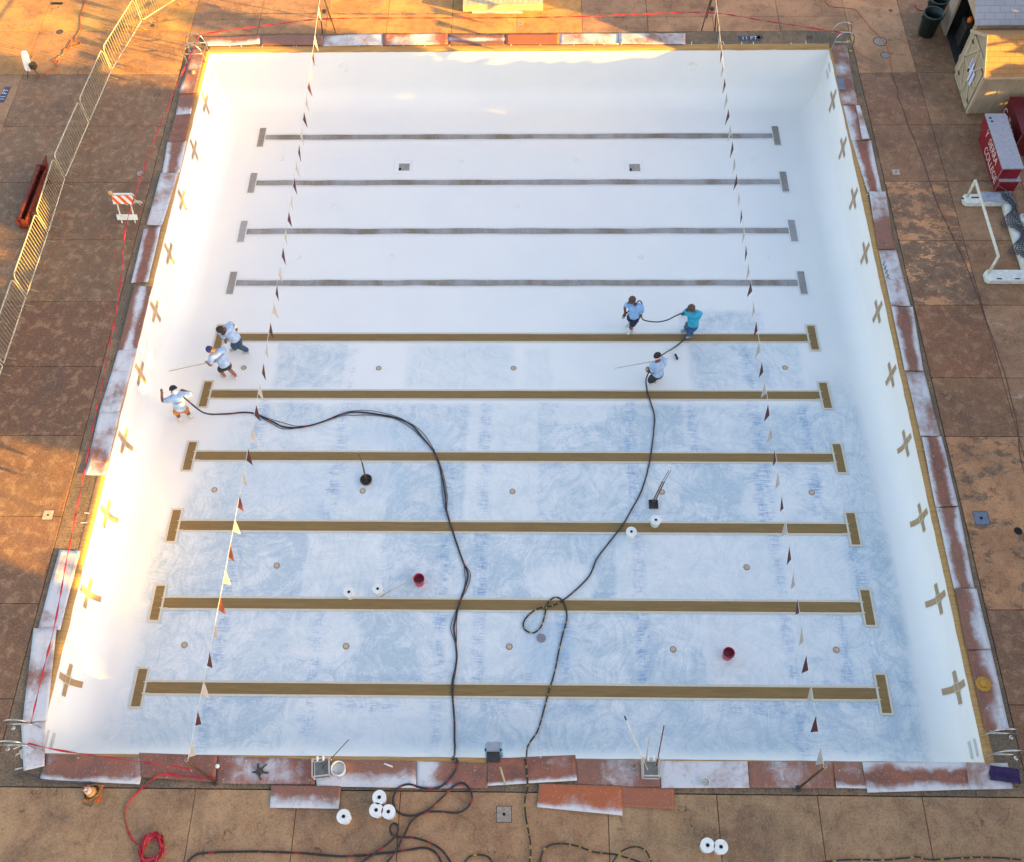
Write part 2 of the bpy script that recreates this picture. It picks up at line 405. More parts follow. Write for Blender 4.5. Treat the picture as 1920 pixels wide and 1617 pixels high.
for i in range(11):
    a, b, mo = rc[i]
    slab(23.72, 25.78, ry[i], ry[i + 1], a, b, mo)
    a2 = (.235, .16, .11) if i > 5 else ((.26, .16, .10) if i in (5,) else (.30, .19, .13))
    slab(25.78, 28.2, ry[i], ry[i + 1], a2, (.40, .33, .28) if i in (3, 4) else None, .3 if i in (3, 4) else 0)
    slab(28.2, 36, ry[i], ry[i + 1], (.27, .18, .12))
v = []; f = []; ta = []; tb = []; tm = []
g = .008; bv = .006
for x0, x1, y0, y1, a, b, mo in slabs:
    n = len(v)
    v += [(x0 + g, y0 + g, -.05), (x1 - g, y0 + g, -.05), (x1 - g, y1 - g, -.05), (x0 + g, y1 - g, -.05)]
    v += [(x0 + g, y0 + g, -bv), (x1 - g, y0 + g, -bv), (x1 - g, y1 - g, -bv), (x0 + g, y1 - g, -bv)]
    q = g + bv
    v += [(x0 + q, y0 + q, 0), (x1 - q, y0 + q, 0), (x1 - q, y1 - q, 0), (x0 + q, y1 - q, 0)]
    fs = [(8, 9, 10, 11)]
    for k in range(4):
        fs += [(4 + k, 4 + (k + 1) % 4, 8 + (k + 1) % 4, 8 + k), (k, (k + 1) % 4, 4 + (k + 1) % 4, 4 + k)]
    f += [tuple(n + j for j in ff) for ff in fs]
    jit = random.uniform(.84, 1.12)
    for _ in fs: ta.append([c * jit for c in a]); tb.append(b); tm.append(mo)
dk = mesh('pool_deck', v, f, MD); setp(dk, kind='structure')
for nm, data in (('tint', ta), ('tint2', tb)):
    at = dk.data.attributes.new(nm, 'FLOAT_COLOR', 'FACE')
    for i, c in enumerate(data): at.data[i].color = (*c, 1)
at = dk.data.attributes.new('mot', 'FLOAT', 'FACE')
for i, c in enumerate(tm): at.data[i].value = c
# coping ring with joints
cp = MB()
def cop(x0, x1, y0, y1, alongx):
    a0, a1 = (x0, x1) if alongx else (y0, y1); n = max(1, round((a1 - a0) / 1.22)); s = (a1 - a0) / n
    for k in range(n):
        p, q = a0 + k * s + .004, a0 + (k + 1) * s - .004
        if alongx: cp.box(p, q, y0 + .006, y1 - .0, -.05, -.003)
        else: cp.box(x0 + .006, x1 - .006, p, q, -.05, -.003)
cop(-.89, W + .85, -.76, 0, True); cop(-.89, W + .85, L, 26.31, True)
cop(-.89, 0, 0, L, False); cop(W, W + .85, 0, L, False)
setp(cp.build('pool_coping', MC), kind='structure')
jb = MB(); jb.box(-14, 36, -8, -.0, -.058, -.052); jb.box(-14, 36, L, 36, -.058, -.052); jb.box(-14, 0, 0, L, -.058, -.052); jb.box(W, 36, 0, L, -.058, -.052)
setp(jb.build('deck_joints', MJ), kind='structure')

# ------------------------------------------------------------------ the pool
pool = empty('swimming_pool', (W / 2, L / 2, 0), 'large empty rectangular swimming pool with fresh white plaster and masked lane lines', 'swimming pool')
def axis(n0, n1, step):
    a = [n0]; e = [0, .01, .03, .06, .1, .15, .2, .27, .34, .42, .5, .58, .66, .75]
    lo = [n0 + q for q in e]; hi = [n1 - q for q in reversed(e)]
    k = int((n1 - n0 - 1.5) / step); mid = [n0 + .75 + (n1 - n0 - 1.5) * i / k for i in range(1, k)]
    return lo + mid + hi
XS = axis(0, W, .12); YS = axis(0, L, .12)
LINEY = [2.005 + 2.374 * (9 - i) for i in range(10)]
def ss(a, b, x):
    t = min(max((x - a) / (b - a), 0), 1); return t * t * (3 - 2 * t)
def blob(c, rx, ry, x, y, soft=.25):
    d = math.hypot((x - c[0]) / rx, (y - c[1]) / ry); d += .35 * (noise.noise(Vector((x * 1.3, y * 1.3, 5))))
    return 1 - ss(1 - soft, 1 + soft, d)
def rect(x0, x1, y0, y1, x, y, s=.12):
    jx = .10 * noise.noise(Vector((x * 2, y * 2, 1))); jy = .10 * noise.noise(Vector((x * 2, y * 2, 9)))
    return ss(x0 - s, x0 + s, x + jx) * (1 - ss(x1 - s, x1 + s, x + jx)) * ss(y0 - s, y0 + s, y + jy) * (1 - ss(y1 - s, y1 + s, y + jy))
STX = [3.6, 6.2, 9.55, 10.6, 12.85, 15.0, 16.9, 18.9, 20.35]      # patched seams across the floor
wets = [(F(760, 815), 1.5, .55, .38), (F(700, 905), 1.1, .7, .30), (F(1030, 1225), .75, .75, .45), (F(520, 900), 1.6, .8, .26), (F(1160, 1010), .9, .35, .25), (F(1280, 1375), 4.0, .6, .16), (F(740, 1375), 2.6, .55, .18),
        (F(590, 960), .35, .9, .3), (F(745, 915), .25, .7, .3)]
whites = [(F(980, 700), 4.0, .95), (F(1090, 775), .9, .5), (F(560, 830), 2.6, .8), (F(1290, 1060), 1.8, .9), (F(900, 1200), 1.2, .9), (F(610, 1190), .9, .9), (F(1420, 1190), 2.0, .7), (F(1500, 1060), 1.2, .8), (F(1060, 1090), 1.0, .6), (F(1440, 940), .8, .7)]
def rawmask(x, y):
    r = 1 - ss(11.0, 11.25, y + .1 * noise.noise(Vector((x, y, 2))))
    r *= ss(1.0, 2.0, x + .7 * noise.noise(Vector((x * .4, y * .4, 3))) + .12 * (9 - y) * 0)
    if y > 6.7: r *= ss(1.6, 3.2, x + 0.5 * (9 - y))
    base_ = r
    for c, rx, ry in whites: r *= 1 - .78 * blob(c, rx, ry, x, y)
    edge = ss(W - .62, W - .95, x) * ss(.25, .7, y)
    r *= edge
    cell = noise.noise(Vector((math.floor((x - 1.2) / 2.2) * 7.1, math.floor((y - 2.005) / 2.374) * 3.3, 4)))
    r *= .85 + .95 * cell
    r = max(r, .42 * min(base_, edge))
    r = max(r, .8 * rect(3.75, 6.0, 11.8, 13.6, x, y, .08), .38 * rect(8.0, 11.4, 11.75, 13.6, x, y, .2), .75 * rect(17.1, 20.6, 11.75, 13.65, x, y, .15), .75 * rect(16.9, 19.6, 14.1, 15.0, x, y, .12), .25 * rect(11.8, 12.6, 11.8, 13.4, x, y, .1))
    # bluish band in front of the right-hand wall
    b = ss(W - 2.5, W - 1.7, x) * ss(W - .62, W - 1.1, x) * (1 - ss(10.5, 13.0, y)) * .9
    return min(max(max(r, b), 0), 1)
NX, NY = len(XS), len(YS)
pv = []; rw = []; st = []; wt = []
for yy in YS:
    for xx in XS:
        pv.append((xx, yy, floorz(xx, yy))); rm = rawmask(xx, yy); rw.append(rm)
        s = 0
        for k, sx in enumerate(STX):
            row = math.floor((yy - 2.005) / 2.374); fy = (yy - 2.005) / 2.374 - row
            if noise.noise(Vector((k * 3.7, row * 5.1, 8))) > -.12 and 0.12 < fy < .92 and (row < 4 or (row == 4 and k in (1, 7))):
                s = max(s, rect(sx - .16, sx + .16, -9, 99, xx, yy, .05))
        s *= (1 if yy < 13.8 else 0) * (.35 + .65 * rm)
        s = max(s, .7 * rect(12.2, 13.6, 1.5, 1.68, xx, yy, .05), .8 * rect(17.1, 18.6, 1.42, 1.7, xx, yy, .05), .6 * rect(3.9, 5.0, 1.5, 1.75, xx, yy, .05), .7 * rect(6.9, 8.6, 1.45, 1.68, xx, yy, .05), .5 * rect(10.8, 12.6, 1.45, 1.7, xx, yy, .05))
        s = max(s, .95 * rect(18.55, 18.9, 7.0, 8.6, xx, yy, .05), .9 * rect(20.95, 21.25, 4.6, 6.2, xx, yy, .07), .8 * rect(5.9, 6.2, 6.9, 8.7, xx, yy, .06))
        dy = (yy - 2.005) - 2.374 * math.floor((yy - 2.005) / 2.374)
        for c_ in (.30, 2.08):
            s = max(s, .75 * math.exp(-((dy - c_) / .06) ** 2) * max(0, min(1, 2.5 * noise.noise(Vector((xx * .55, yy * .3, 21))) + .2)) * rm)
        st.append(s)
        q = 0
        for c, rx, ry, am in wets: q = max(q, am * blob(c, rx, ry, xx, yy, .3))
        wt.append(q)
pf = []
for j in range(NY - 1):
    for i in range(NX - 1):
        a = j * NX + i; pf.append((a, a + 1, a + NX + 1, a + NX))
def strip_wall(idx):
    global pv
    base = len(pv)
    for k in idx:
        x, y, z = pv[k]
        for q in range(3):
            pv.append((x, y, [-.001, z * .5, z][q])); rw.append(0); st.append(0); wt.append(0)
    for k in range(len(idx) - 1):
        for q in range(2):
            a = base + k * 3 + q; pf.append((a, a + 1, a + 4, a + 3))
strip_wall([i for i in range(NX)]); strip_wall([(NY - 1) * NX + i for i in reversed(range(NX))])
strip_wall([j * NX for j in reversed(range(NY))]); strip_wall([j * NX + NX - 1 for j in range(NY)])
shell = mesh('basin_shell', pv, pf, MP, pool, smooth=False)
for p in shell.data.polygons: p.use_smooth = True
for nm, dat in (('raw', rw), ('strip', st), ('wet', wt)):
    at = shell.data.attributes.new(nm, 'FLOAT', 'POINT')
    at.data.foreach_set('value', dat)
# lane lines (paper masking with a rim of tape) and end crossbars
def ribbon(mb, x0, x1, y0, y1, dz, wob=0.0):
    n = max(2, int((x1 - x0) / .25)); m_ = 2 if y1 - y0 < .5 else 6
    vs = []
    for i in range(n + 1):
        x = x0 + (x1 - x0) * i / n
        w1 = wob * noise.noise(Vector((x * .8, y0, 3))); w2 = wob * noise.noise(Vector((x * .9, y0, 7)))
        for j in range(m_ + 1):
            y = y0 + w1 + (y1 + w2 - y0 - w1) * j / m_
            vs.append((x, y, floorz(x, y) + dz))
    k = m_ + 1
    mb.add(vs, [(i * k + j, (i + 1) * k + j, (i + 1) * k + j + 1, i * k + j + 1) for i in range(n) for j in range(m_)])
T = 1.682
for i, y in enumerate(LINEY):
    clean = i >= 4
    mb = MB(); wob = .012 if clean else .03
    ribbon(mb, T + .13, W - T - .13, y - (.15 if clean else .125), y + (.15 if clean else .125), .010, wob)
    ln = mb.build('lane_line', LINE_CLEAN if clean else LINE_SPRAY, pool)
    if not clean: ln['label'] = 'brown paper lane mask dusted with white overspray'
    for sx in (T, W - T):
        mb = MB(); ribbon(mb, sx - .12, sx + .12, y - .5, y + .5, .016)
        mb.build('lane_end_bar', LINE_CLEAN if clean else LINE_SPRAY, pool)
    tb_ = MB()
    o = .06 if clean else .03
    ribbon(tb_, T + .13, W - T - .13, y + .15, y + .15 + o, .013); ribbon(tb_, T + .13, W - T - .13, y - .15 - o, y - .15, .013)
    for sx in (T, W - T):
        ribbon(tb_, sx - .12 - o, sx - .12, y - .5 - o, y + .5 + o, .019); ribbon(tb_, sx + .12, sx + .12 + o, y - .5 - o, y + .5 + o, .019)
        ribbon(tb_, sx - .12, sx + .12, y + .5, y + .5 + o, .019); ribbon(tb_, sx - .12, sx + .12, y - .5 - o, y - .5, .019)
        if clean:
            q = sx + (.08 if sx < W / 2 else -.32); ribbon(tb_, q, q + .24, y + .14, y + .165, .024); ribbon(tb_, q, q + .24, y - .165, y - .14, .024)
    tb_.build('masking_tape_rim', TAPEB if clean else WHITEP, pool)
# wall targets: a cross on each end wall, its upright running down into the cove
def wallpt(y, s, side, off=.008):
    d = depth(y); fl = d - RC
    if s < fl: x, z = off, -s
    else:
        a = min((s - fl) / RC, math.pi / 2); x = RC - (RC - off) * math.cos(a); z = -fl - (RC - off) * math.sin(a)
    return (x if side == 0 else W - x, y, z)
for i, y in enumerate(LINEY):
    for side in (0, 1):
        mb = MB(); vs = []
        yw = .085
        for k in range(15):
            s = .20 + .98 * k / 14
            dr = .0
            for e in (-1, 1): vs.append(wallpt(y + e * yw + dr, s, side, .010))
        fs = [(2 * k, 2 * k + 1, 2 * k + 3, 2 * k + 2) for k in range(14)]
        mb.add(vs, fs)
        vs = []
        for k in range(9):
            yy = y - .42 + .84 * k / 8
            for s in (.58, .755): vs.append(wallpt(yy, s, side, .014))
        mb.add(vs, [(2 * k, 2 * k + 1, 2 * k + 3, 2 * k + 2) for k in range(8)])
        mb.build('wall_target', CROSSM, pool)
        mb = MB()
        for (ya, yb, sa, sb) in ((y - .11, y - .09, .5, .84), (y + .09, y + .11, .5, .84), (y - .14, y + .14, .56, .58), (y - .14, y + .14, .76, .78)):
            mb.add([wallpt(ya, sa, side, .02), wallpt(yb, sa, side, .02), wallpt(yb, sb, side, .02), wallpt(ya, sb, side, .02)], [(0, 1, 2, 3)])
        mb.build('target_tape', TAPEB, pool)
# recessed ladder steps
GREYSTEP = M('step_recess', (.56, .56, .55), (.50, .50, .50), 6, .7)
for (side, y0) in ((1, 24.75), (1, .45), (0, .45), (0, 24.75)):
    for k in range(2):
        s0 = .30 + .30 * k; mb = MB()
        mb.add([wallpt(y0 - .21, s0, side, .012), wallpt(y0 + .21, s0, side, .012), wallpt(y0 + .21, s0 + .12, side, .012), wallpt(y0 - .21, s0 + .12, side, .012)], [(0, 1, 2, 3)])
        mb.build('step_recess', GREYSTEP, pool)
# floor inlets
INLET = M('inlet_beige', (.58, .42, .27), (.5, .36, .23), 6, .6)
RIMG = M('inlet_rim', (.22, .18, .15), (.3, .26, .22), 9, .7)
def disc(mb, c, r0, r1, n=20, z=.0):
    if r0 > 0:
        vs = [(c.x + r * math.cos(2 * math.pi * k / n), c.y + r * math.sin(2 * math.pi * k / n), c.z + z) for r in (r0, r1) for k in range(n)]
        mb.add(vs, [(k, (k + 1) % n, n + (k + 1) % n, n + k) for k in range(n)])
    else:
        mb.add([(c.x + r1 * math.cos(2 * math.pi * k / n), c.y + r1 * math.sin(2 * math.pi * k / n), c.z + z) for k in range(n)], [tuple(range(n))])
for px, py in [(457, 690), (710, 691), (963, 691), (1472, 690), (402, 919), (680, 921), (961, 922), (1241, 923), (1522, 924), (519, 1061), (1400, 1064), (346, 1210), (649, 1212), (955, 1213), (1262, 1218), (1568, 1219)]:
    c = F(px, py); mb = MB(); mb.lathe(c + Vector((0, 0, .004)), [(.062, 0), (.062, .010), (.03, .013), (0.0001, .013)], 20)
    o = mb.build('floor_inlet', INLET, pool)
    mb = MB(); mb.lathe(c + Vector((0, 0, .002)), [(.092, 0), (.09, .008), (.062, .008), (.062, 0)], 24); mb.build('inlet_rim', RIMG, pool)
for px, py in [(530, 298), (1080, 300), (1410, 298), (628, 387), (968, 387), (1312, 387), (735, 482), (1202, 482), (865, 303), (1437, 482), (560, 482), (640, 303)]:
    c = F(px, py); mb = MB(); mb.lathe(c + Vector((0, 0, .002)), [(.105, 0), (.10, .014), (.085, .014), (.08, .006), (.0001, .006)], 24)
    mb.build('floor_inlet', WHITEP, pool)['label'] = 'whitened round floor inlet'
mb = MB(); c = F(1015, 1197); mb.lathe(c + Vector((0, 0, .003)), [(.12, 0), (.12, .03), (.0001, .03)], 26)
mb.build('sump_cap', M('grey_cap', (.25, .22, .24), None, 6, .6), pool)
# main drains: raised rims, flat grey plates, recess shade painted as a dark corner
GREYD = M('drain_grey', (.26, .25, .23), (.33, .32, .30), 7, .7)
for px, py in [(758, 313), (1190, 314)]:
    c = F(px, py); mb = MB()
    for a, b, cc, d in ((-.36, -.30, -.36, .36), (.30, .36, -.36, .36), (-.3, .3, .30, .36), (-.3, .3, -.36, -.30)):
        mb.box(c.x + a, c.x + b, c.y + cc, c.y + d, c.z - .01, c.z + .02)
    mb.build('drain_frame', MP, pool)
    mb = MB(); mb.box(c.x - .20, c.x + .20, c.y - .20, c.y + .16, c.z - .01, c.z + .006); mb.build('main_drain', GREYD, pool)
    mb = MB(); mb.box(c.x - .19, c.x - .11, c.y - .19, c.y - .06, c.z, c.z + .010); mb.build('drain_sump', HOLE, pool)  # flat dark patch standing in for shade inside the drain
for px, py in [(646, 127), (1299, 125)]:
    d_ = CAM_F + (px - 960) / FPX * CAM_R + (808.5 - py) / FPX * CAM_U; t_ = (L - CAM_C[1]) / d_[1]; c = Vector(CAM_C + t_ * d_)
    mb = MB(); mb.lathe((c.x, L - .004, c.z), [(.20, 0), (.19, .02), (.16, .02), (.15, .008), (.0001, .008)], 28, Matrix.Rotation(math.pi / 2, 3, 'X'))
    mb.build('pool_light', WHITEP, pool)

# strips of masking paper on the pool lip
def lip(name, pts, inward, w_, drop, label):
    """pts along the lip; paper lies w_ wide on the coping and drops over the edge"""
    inward = Vector(inward); vs = []; n = 0; P = []
    a, b = Vector(pts[0]), Vector(pts[1]); k = int((b - a).length / .22)
    for i in range(k + 1):
        p = a.lerp(b, i / k); wv = .022 * noise.noise(p * 1.7) + .012 * noise.noise(p * 6)
        up = .012 + .008 * noise.noise(p * 3 + Vector((9, 0, 0)))
        vs += [p - inward * (w_ + wv) + Vector((0, 0, .003)), p - inward * w_ * .5 + Vector((0, 0, up + .008)), p + inward * (.018 + wv * .4) + Vector((0, 0, up)), p + inward * (.012 + wv * .5) + Vector((0, 0, -drop - wv))]
    fs = [(4 * i + j, 4 * i + j + 1, 4 * i + j + 5, 4 * i + j + 4) for i in range(k) for j in range(3)]
    o = mesh(name, vs, fs, KRAFT, loc=a); smoothed(o)
    setp(o, label, 'masking paper', 'masking paper strips on the pool lip')
    # scraps of white tape that hold it
    mb = MB(); rs = random.Random(len(label))
    for i in range(int((b - a).length / .8)):
        p = a.lerp(b, (i + rs.random()) / ((b - a).length / .8)); dd = (b - a).normalized(); q = inward.lerp(dd, rs.uniform(-.3, .3)).normalized()
        s_ = p - inward * (w_ - .05); e_ = s_ - q * rs.uniform(.10, .2)
        r_ = Vector((-q.y, q.x, 0)) * .012; z_ = Vector((0, 0, .016))
        mb.add([s_ + r_ + z_, s_ - r_ + z_, e_ - r_ + z_, e_ + r_ + z_], [(0, 1, 2, 3)])
    mb.build('tape_tab', WHITEP, o)
lip('masking_paper', ((0, L, 0), (W, L, 0)), (0, -1, 0), .27, .05, 'orange kraft paper strip along the far lip of the pool')
lip('masking_paper', ((0, 0, 0), (0, L, 0)), (1, 0, 0), .20, .06, 'orange kraft paper strip along the left lip of the pool')
lip('masking_paper', ((W, 0, 0), (W, L, 0)), (-1, 0, 0), .20, .04, 'orange kraft paper strip along the right lip of the pool')
lip('masking_paper', ((0, 0, 0), (W, 0, 0)), (0, 1, 0), .20, .03, 'orange kraft paper strip along the near lip of the pool')

# ------------------------------------------------------------------ hardboard sheets on the coping
def board(q, pat, lay=0, label='', seed=0):
    c = [G(x, y, .03) for x, y in q]
    rs = random.Random(seed * 13 + int(q[0][0])); nx, ny = 18, 7
    long_x = (c[1] - c[0]).length > (c[3] - c[0]).length
    if not long_x: nx, ny = ny, nx
    z0 = .022 + lay * .011; vs = []; sp = []
    ph = rs.uniform(0, 6)
    for j in range(ny + 1):
        for i in range(nx + 1):
            u, w_ = i / nx, j / ny
            p = c[0].lerp(c[1], u).lerp(c[3].lerp(c[2], u), w_)
            lu, lw = (u, w_) if long_x else (w_, u)
            z = z0 + .012 * math.sin(lu * 3.1 + ph) ** 2 + .010 * (2 * lw - 1) ** 2 * rs.choice((1, 1)) + .006 * noise.noise(p * 2)
            p.z = z; vs.append(p)
            nn = .30 * noise.noise(p * 1.3 + Vector((seed, 0, 0)))
            s = {'w': .74, 'b': .02, 'm': .36,
                 'i': 1.0 - 1.2 * lw, 'o': -.1 + 1.2 * lw, 'e': 1.05 * abs(2 * lw - 1) - .05, 'c': 1 - 1.15 * abs(2 * lw - 1) * 1.1,
                 'l': .95 - 1.1 * lu, 'r': -.1 + 1.1 * lu, 'h': .85 - 1.4 * abs(lu - .5), 'q': .1 + 1.5 * abs(lu - .5),
                 'd': .2 + .9 * max(0, lw - .78) / .22, 'D': .2 + .9 * max(0, .22 - lw) / .22}[pat]
            sp.append(s * .92 - .06 + nn * 1.3)
    fs = [(j * (nx + 1) + i, j * (nx + 1) + i + 1, (j + 1) * (nx + 1) + i + 1, (j + 1) * (nx + 1) + i) for j in range(ny) for i in range(nx)]
    fs = [tuple(reversed(a)) for a in fs]
    ctr = sum((Vector(a) for a in c), Vector()) / 4
    o = mesh('hardboard_sheet', vs, fs, MB_, loc=(ctr.x, ctr.y, z0)); smoothed(o)
    at = o.data.attributes.new('spray', 'FLOAT', 'POINT'); at.data.foreach_set('value', sp)
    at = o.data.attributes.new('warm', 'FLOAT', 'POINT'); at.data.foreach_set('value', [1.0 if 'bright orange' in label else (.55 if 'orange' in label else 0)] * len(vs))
    md = o.modifiers.new('thick', 'SOLIDIFY'); md.thickness = .007; md.offset = -1
    setp(o, label, 'hardboard sheet', 'hardboard sheets laid on the coping')
bl = [
 (((85, 1414), (274, 1421), (262, 1471), (75, 1462)), 'd', 0, 'red brown hardboard on near coping, leftmost, with the traffic cone below it'),
 (((261, 1412), (408, 1417), (403, 1467), (266, 1458)), 'b', 1, 'dark red hardboard on near coping under the foot of the left flag post'),
 (((405, 1417), (592, 1424), (590, 1472), (403, 1469)), 'm', 0, 'mauve dusted hardboard on near coping under the black glove'),
 (((590, 1425), (781, 1427), (780, 1478), (594, 1475)), 'o', 1, 'hardboard on near coping under the frame with the white bucket'),
 (((781, 1428), (916, 1431), (915, 1478), (781, 1479)), 'l', 0, 'half white hardboard on near coping crossed by the red striped hose'),
 (((914, 1423), (1079, 1416), (1082, 1464), (914, 1474)), 'd', 1, 'tan hardboard on near coping crossed by the yellow striped hose'),
 (((1078, 1424), (1240, 1427), (1242, 1478), (1078, 1473)), 'm', 0, 'spotted pinkish hardboard on near coping under the frame holding three poles'),
 (((1239, 1427), (1401, 1428), (1405, 1478), (1240, 1478)), 'w', 1, 'white sprayed hardboard on near coping with a grey smear and a white cup'),
 (((1402, 1428), (1562, 1429), (1565, 1479), (1404, 1477)), 'm', 0, 'grey mauve hardboard on near coping below the right flag post'),
 (((1562, 1428), (1622, 1430), (1626, 1479), (1568, 1478)), 'd', 1, 'short red brown hardboard with a bright white outer edge on near coping'),
 (((1616, 1430), (1810, 1430), (1816, 1481), (1626, 1487)), 'e', 2, 'long rust coloured hardboard with dusted edges on near coping'),
 (((1806, 1431), (1889, 1431), (1900, 1480), (1813, 1481)), 'w', 1, 'pale hardboard on near coping under the purple cloth'),
 (((509, 1473), (640, 1475), (635, 1517), (506, 1515)), 'o', 2, 'loose hardboard lying on the deck beside the lone white pail'),
 (((1011, 1470), (1166, 1475), (1167, 1530), (1007, 1514)), 'd', 2, 'bright orange hardboard lying askew on the deck, the left one of two'),
 (((1160, 1476), (1264, 1479), (1264, 1519), (1165, 1512)), 'b', 1, 'orange brown hardboard with white spatters on the deck, the right one of two'),
 (((40, 1358), (86, 1353), (84, 1437), (45, 1446)), 'w', 1, 'pale crooked hardboard at the near left corner between the two chrome rails'),
 (((64, 1179), (107, 1178), (89, 1352), (43, 1355)), 'w', 2, 'long whitish hardboard on left coping just above the near left corner'),
 (((112, 1031), (151, 1034), (113, 1182), (72, 1179)), 'w', 1, 'whitish hardboard on left coping below the uncovered stretch'),
 (((187, 774), (226, 772), (197, 892), (159, 891)), 'w', 1, 'grey white hardboard on left coping above the uncovered stretch'),
 (((222, 658), (257, 653), (224, 774), (186, 774)), 'w', 0, 'very white hardboard on left coping level with the workers holding the roller'),
 (((252, 537), (286, 537), (257, 656), (221, 659)), 'c', 1, 'white hardboard with red brown rim on left coping'),
 (((270, 430), (302, 424), (278, 529), (246, 531)), 'e', 0, 'mauve hardboard on left coping beside the striped road barrier'),
 (((302, 325), (335, 325), (304, 424), (275, 422)), 'w', 1, 'pale grey hardboard on left coping above the striped road barrier'),
 (((314, 267), (350, 265), (337, 324), (304, 326)), 'e', 0, 'hardboard on left coping with a brown stripe between white edges'),
 (((330, 216), (358, 214), (348, 266), (314, 267)), 'b', 1, 'clean rust brown hardboard on left coping'),
 (((336, 177), (365, 175), (358, 215), (330, 216)), 'r', 0, 'short pinkish hardboard on left coping above the clean rust brown one'),
 (((362, 92), (386, 90), (366, 175), (335, 177)), 'm', 1, 'mottled hardboard on left coping at the far left corner'),
 (((375, 70), (487, 67), (487, 83), (389, 87)), 'o', 0, 'leftmost hardboard on far coping, white over brown'),
 (((487, 68), (606, 67), (605, 86), (487, 85)), 'b', 1, 'rust brown hardboard on far coping under the left string of flags'),
 (((605, 68), (718, 63), (718, 85), (605, 87)), 'w', 0, 'white hardboard on far coping right of the left tripod'),
 (((718, 64), (840, 63), (840, 84), (718, 86)), 'h', 1, 'orange brown hardboard with a white centre on far coping'),
 (((840, 64), (948, 65), (948, 84), (840, 84)), 'c', 0, 'spotted hardboard with a white patch on far coping below the wooden platform'),
 (((948, 65), (1049, 64), (1048, 83), (948, 84)), 'b', 1, 'bright orange sunlit hardboard on far coping'),
 (((1049, 63), (1160, 63), (1160, 83), (1048, 83)), 'w', 0, 'whitish sunlit hardboard on far coping beside the bright orange one'),
 (((1160, 63), (1285, 64), (1285, 84), (1160, 83)), 'w', 1, 'rightmost hardboard on far coping, white and half in shade'),
 (((1558, 86), (1588, 85), (1608, 197), (1579, 197)), 'm', 0, 'red and mauve hardboard on right coping at the far right corner'),
 (((1581, 199), (1607, 198), (1630, 262), (1596, 264)), 'i', 1, 'mostly white hardboard on right coping with a white plank over it'),
 (((1604, 199), (1611, 199), (1630, 261), (1616, 262)), 'w', 3, 'narrow bright white plank laid over the right coping'),
 (((1597, 264), (1633, 264), (1653, 360), (1627, 362)), 'e', 0, 'hardboard on right coping with a brown stripe between dusted edges'),
 (((1629, 360), (1660, 360), (1677, 467), (1646, 468)), 'l', 1, 'hardboard on right coping white at the top and rust red at its foot'),
 (((1647, 469), (1680, 469), (1707, 574), (1671, 573)), 'w', 0, 'silvery hardboard with black scribbles on right coping'),
 (((1671, 575), (1711, 576), (1731, 696), (1696, 695)), 'e', 1, 'hardboard on right coping with a wide brown centre and pale edges'),
 (((1698, 697), (1732, 697), (1763, 818), (1726, 817)), 'w', 0, 'silver white hardboard on right coping'),
 (((1728, 820), (1765, 819), (1796, 949), (1754, 951)), 'e', 1, 'streaked white hardboard on right coping with a red brown top'),
 (((1755, 953), (1797, 951), (1827, 1104), (1789, 1105)), 'e', 0, 'mauve hardboard on right coping left of the blue grey cover plate'),
 (((1790, 1104), (1830, 1105), (1857, 1217), (1812, 1219)), 'o', 2, 'red brown hardboard with a pale diagonal fold on right coping'),
 (((1813, 1218), (1857, 1216), (1892, 1368), (1847, 1371)), 'o', 1, 'red brown hardboard on right coping under the straw hat'),
]
for k, (q, pat, lay, lab) in enumerate(bl): board(q, pat, lay, lab, k)

# ------------------------------------------------------------------ pennant strings and their posts
MAROON = M('maroon_cloth', (.07, .010, .014), (.05, .008, .012), 6, .7); WHCL = M('white_cloth', (.42, .40, .38), (.34, .33, .32), 6, .7)
CORDW = M('white_cord', (.75, .72, .66), None, 6, .6)
def flagline(x, mid, y0, y1, z0, z1, name_lab, lean):
    sp = empty('pennant_string', (x, y0, z0), name_lab, 'pennant string', 'backstroke pennant strings')
    def P(t): return Vector((x, y0 + (y1 - y0) * t, z0 + (z1 - z0) * t - 4 * mid * t * (1 - t)))
    mb = MB(); mb.tube([P(i / 60) for i in range(61)], .006, 5); mb.build('cord', CORDW, sp)
    n = int((y1 - y0 - .5) / .70); rs = random.Random(int(x))
    for k in range(n):
        t = (.25 + .70 * k) / (y1 - y0); c = P(t); a = c + Vector((0, .175, 0)); b = c - Vector((0, .175, 0))
        sw = rs.uniform(-.05, .05); q = Vector((c.x + sw + lean, c.y - rs.uniform(.02, .16), c.z - .46))
        mid1 = (a + b + q) / 3 + Vector((rs.uniform(-.02, .02), 0, 0)); am = (a + q) / 2 + Vector((.02 * lean * 10, 0, 0)); bm = (b + q) / 2
        o = mesh('pennant', [a, b, q, am, bm, (a + b) / 2], [(0, 5, 3), (5, 4, 3), (5, 1, 4), (3, 4, 2)], (WHCL, MAROON)[k % 2], sp)
        md = o.modifiers.new('thick', 'SOLIDIFY'); md.thickness = .004; md.offset = 0
flagline(4.52, .62, -.6, 26.3, 2.32, 2.25, 'string of maroon and white pennants across the left side of the pool', .02)
flagline(18.36, .52, -.6, 26.3, 2.32, 2.25, 'string of maroon and white pennants across the right side of the pool', -.02)
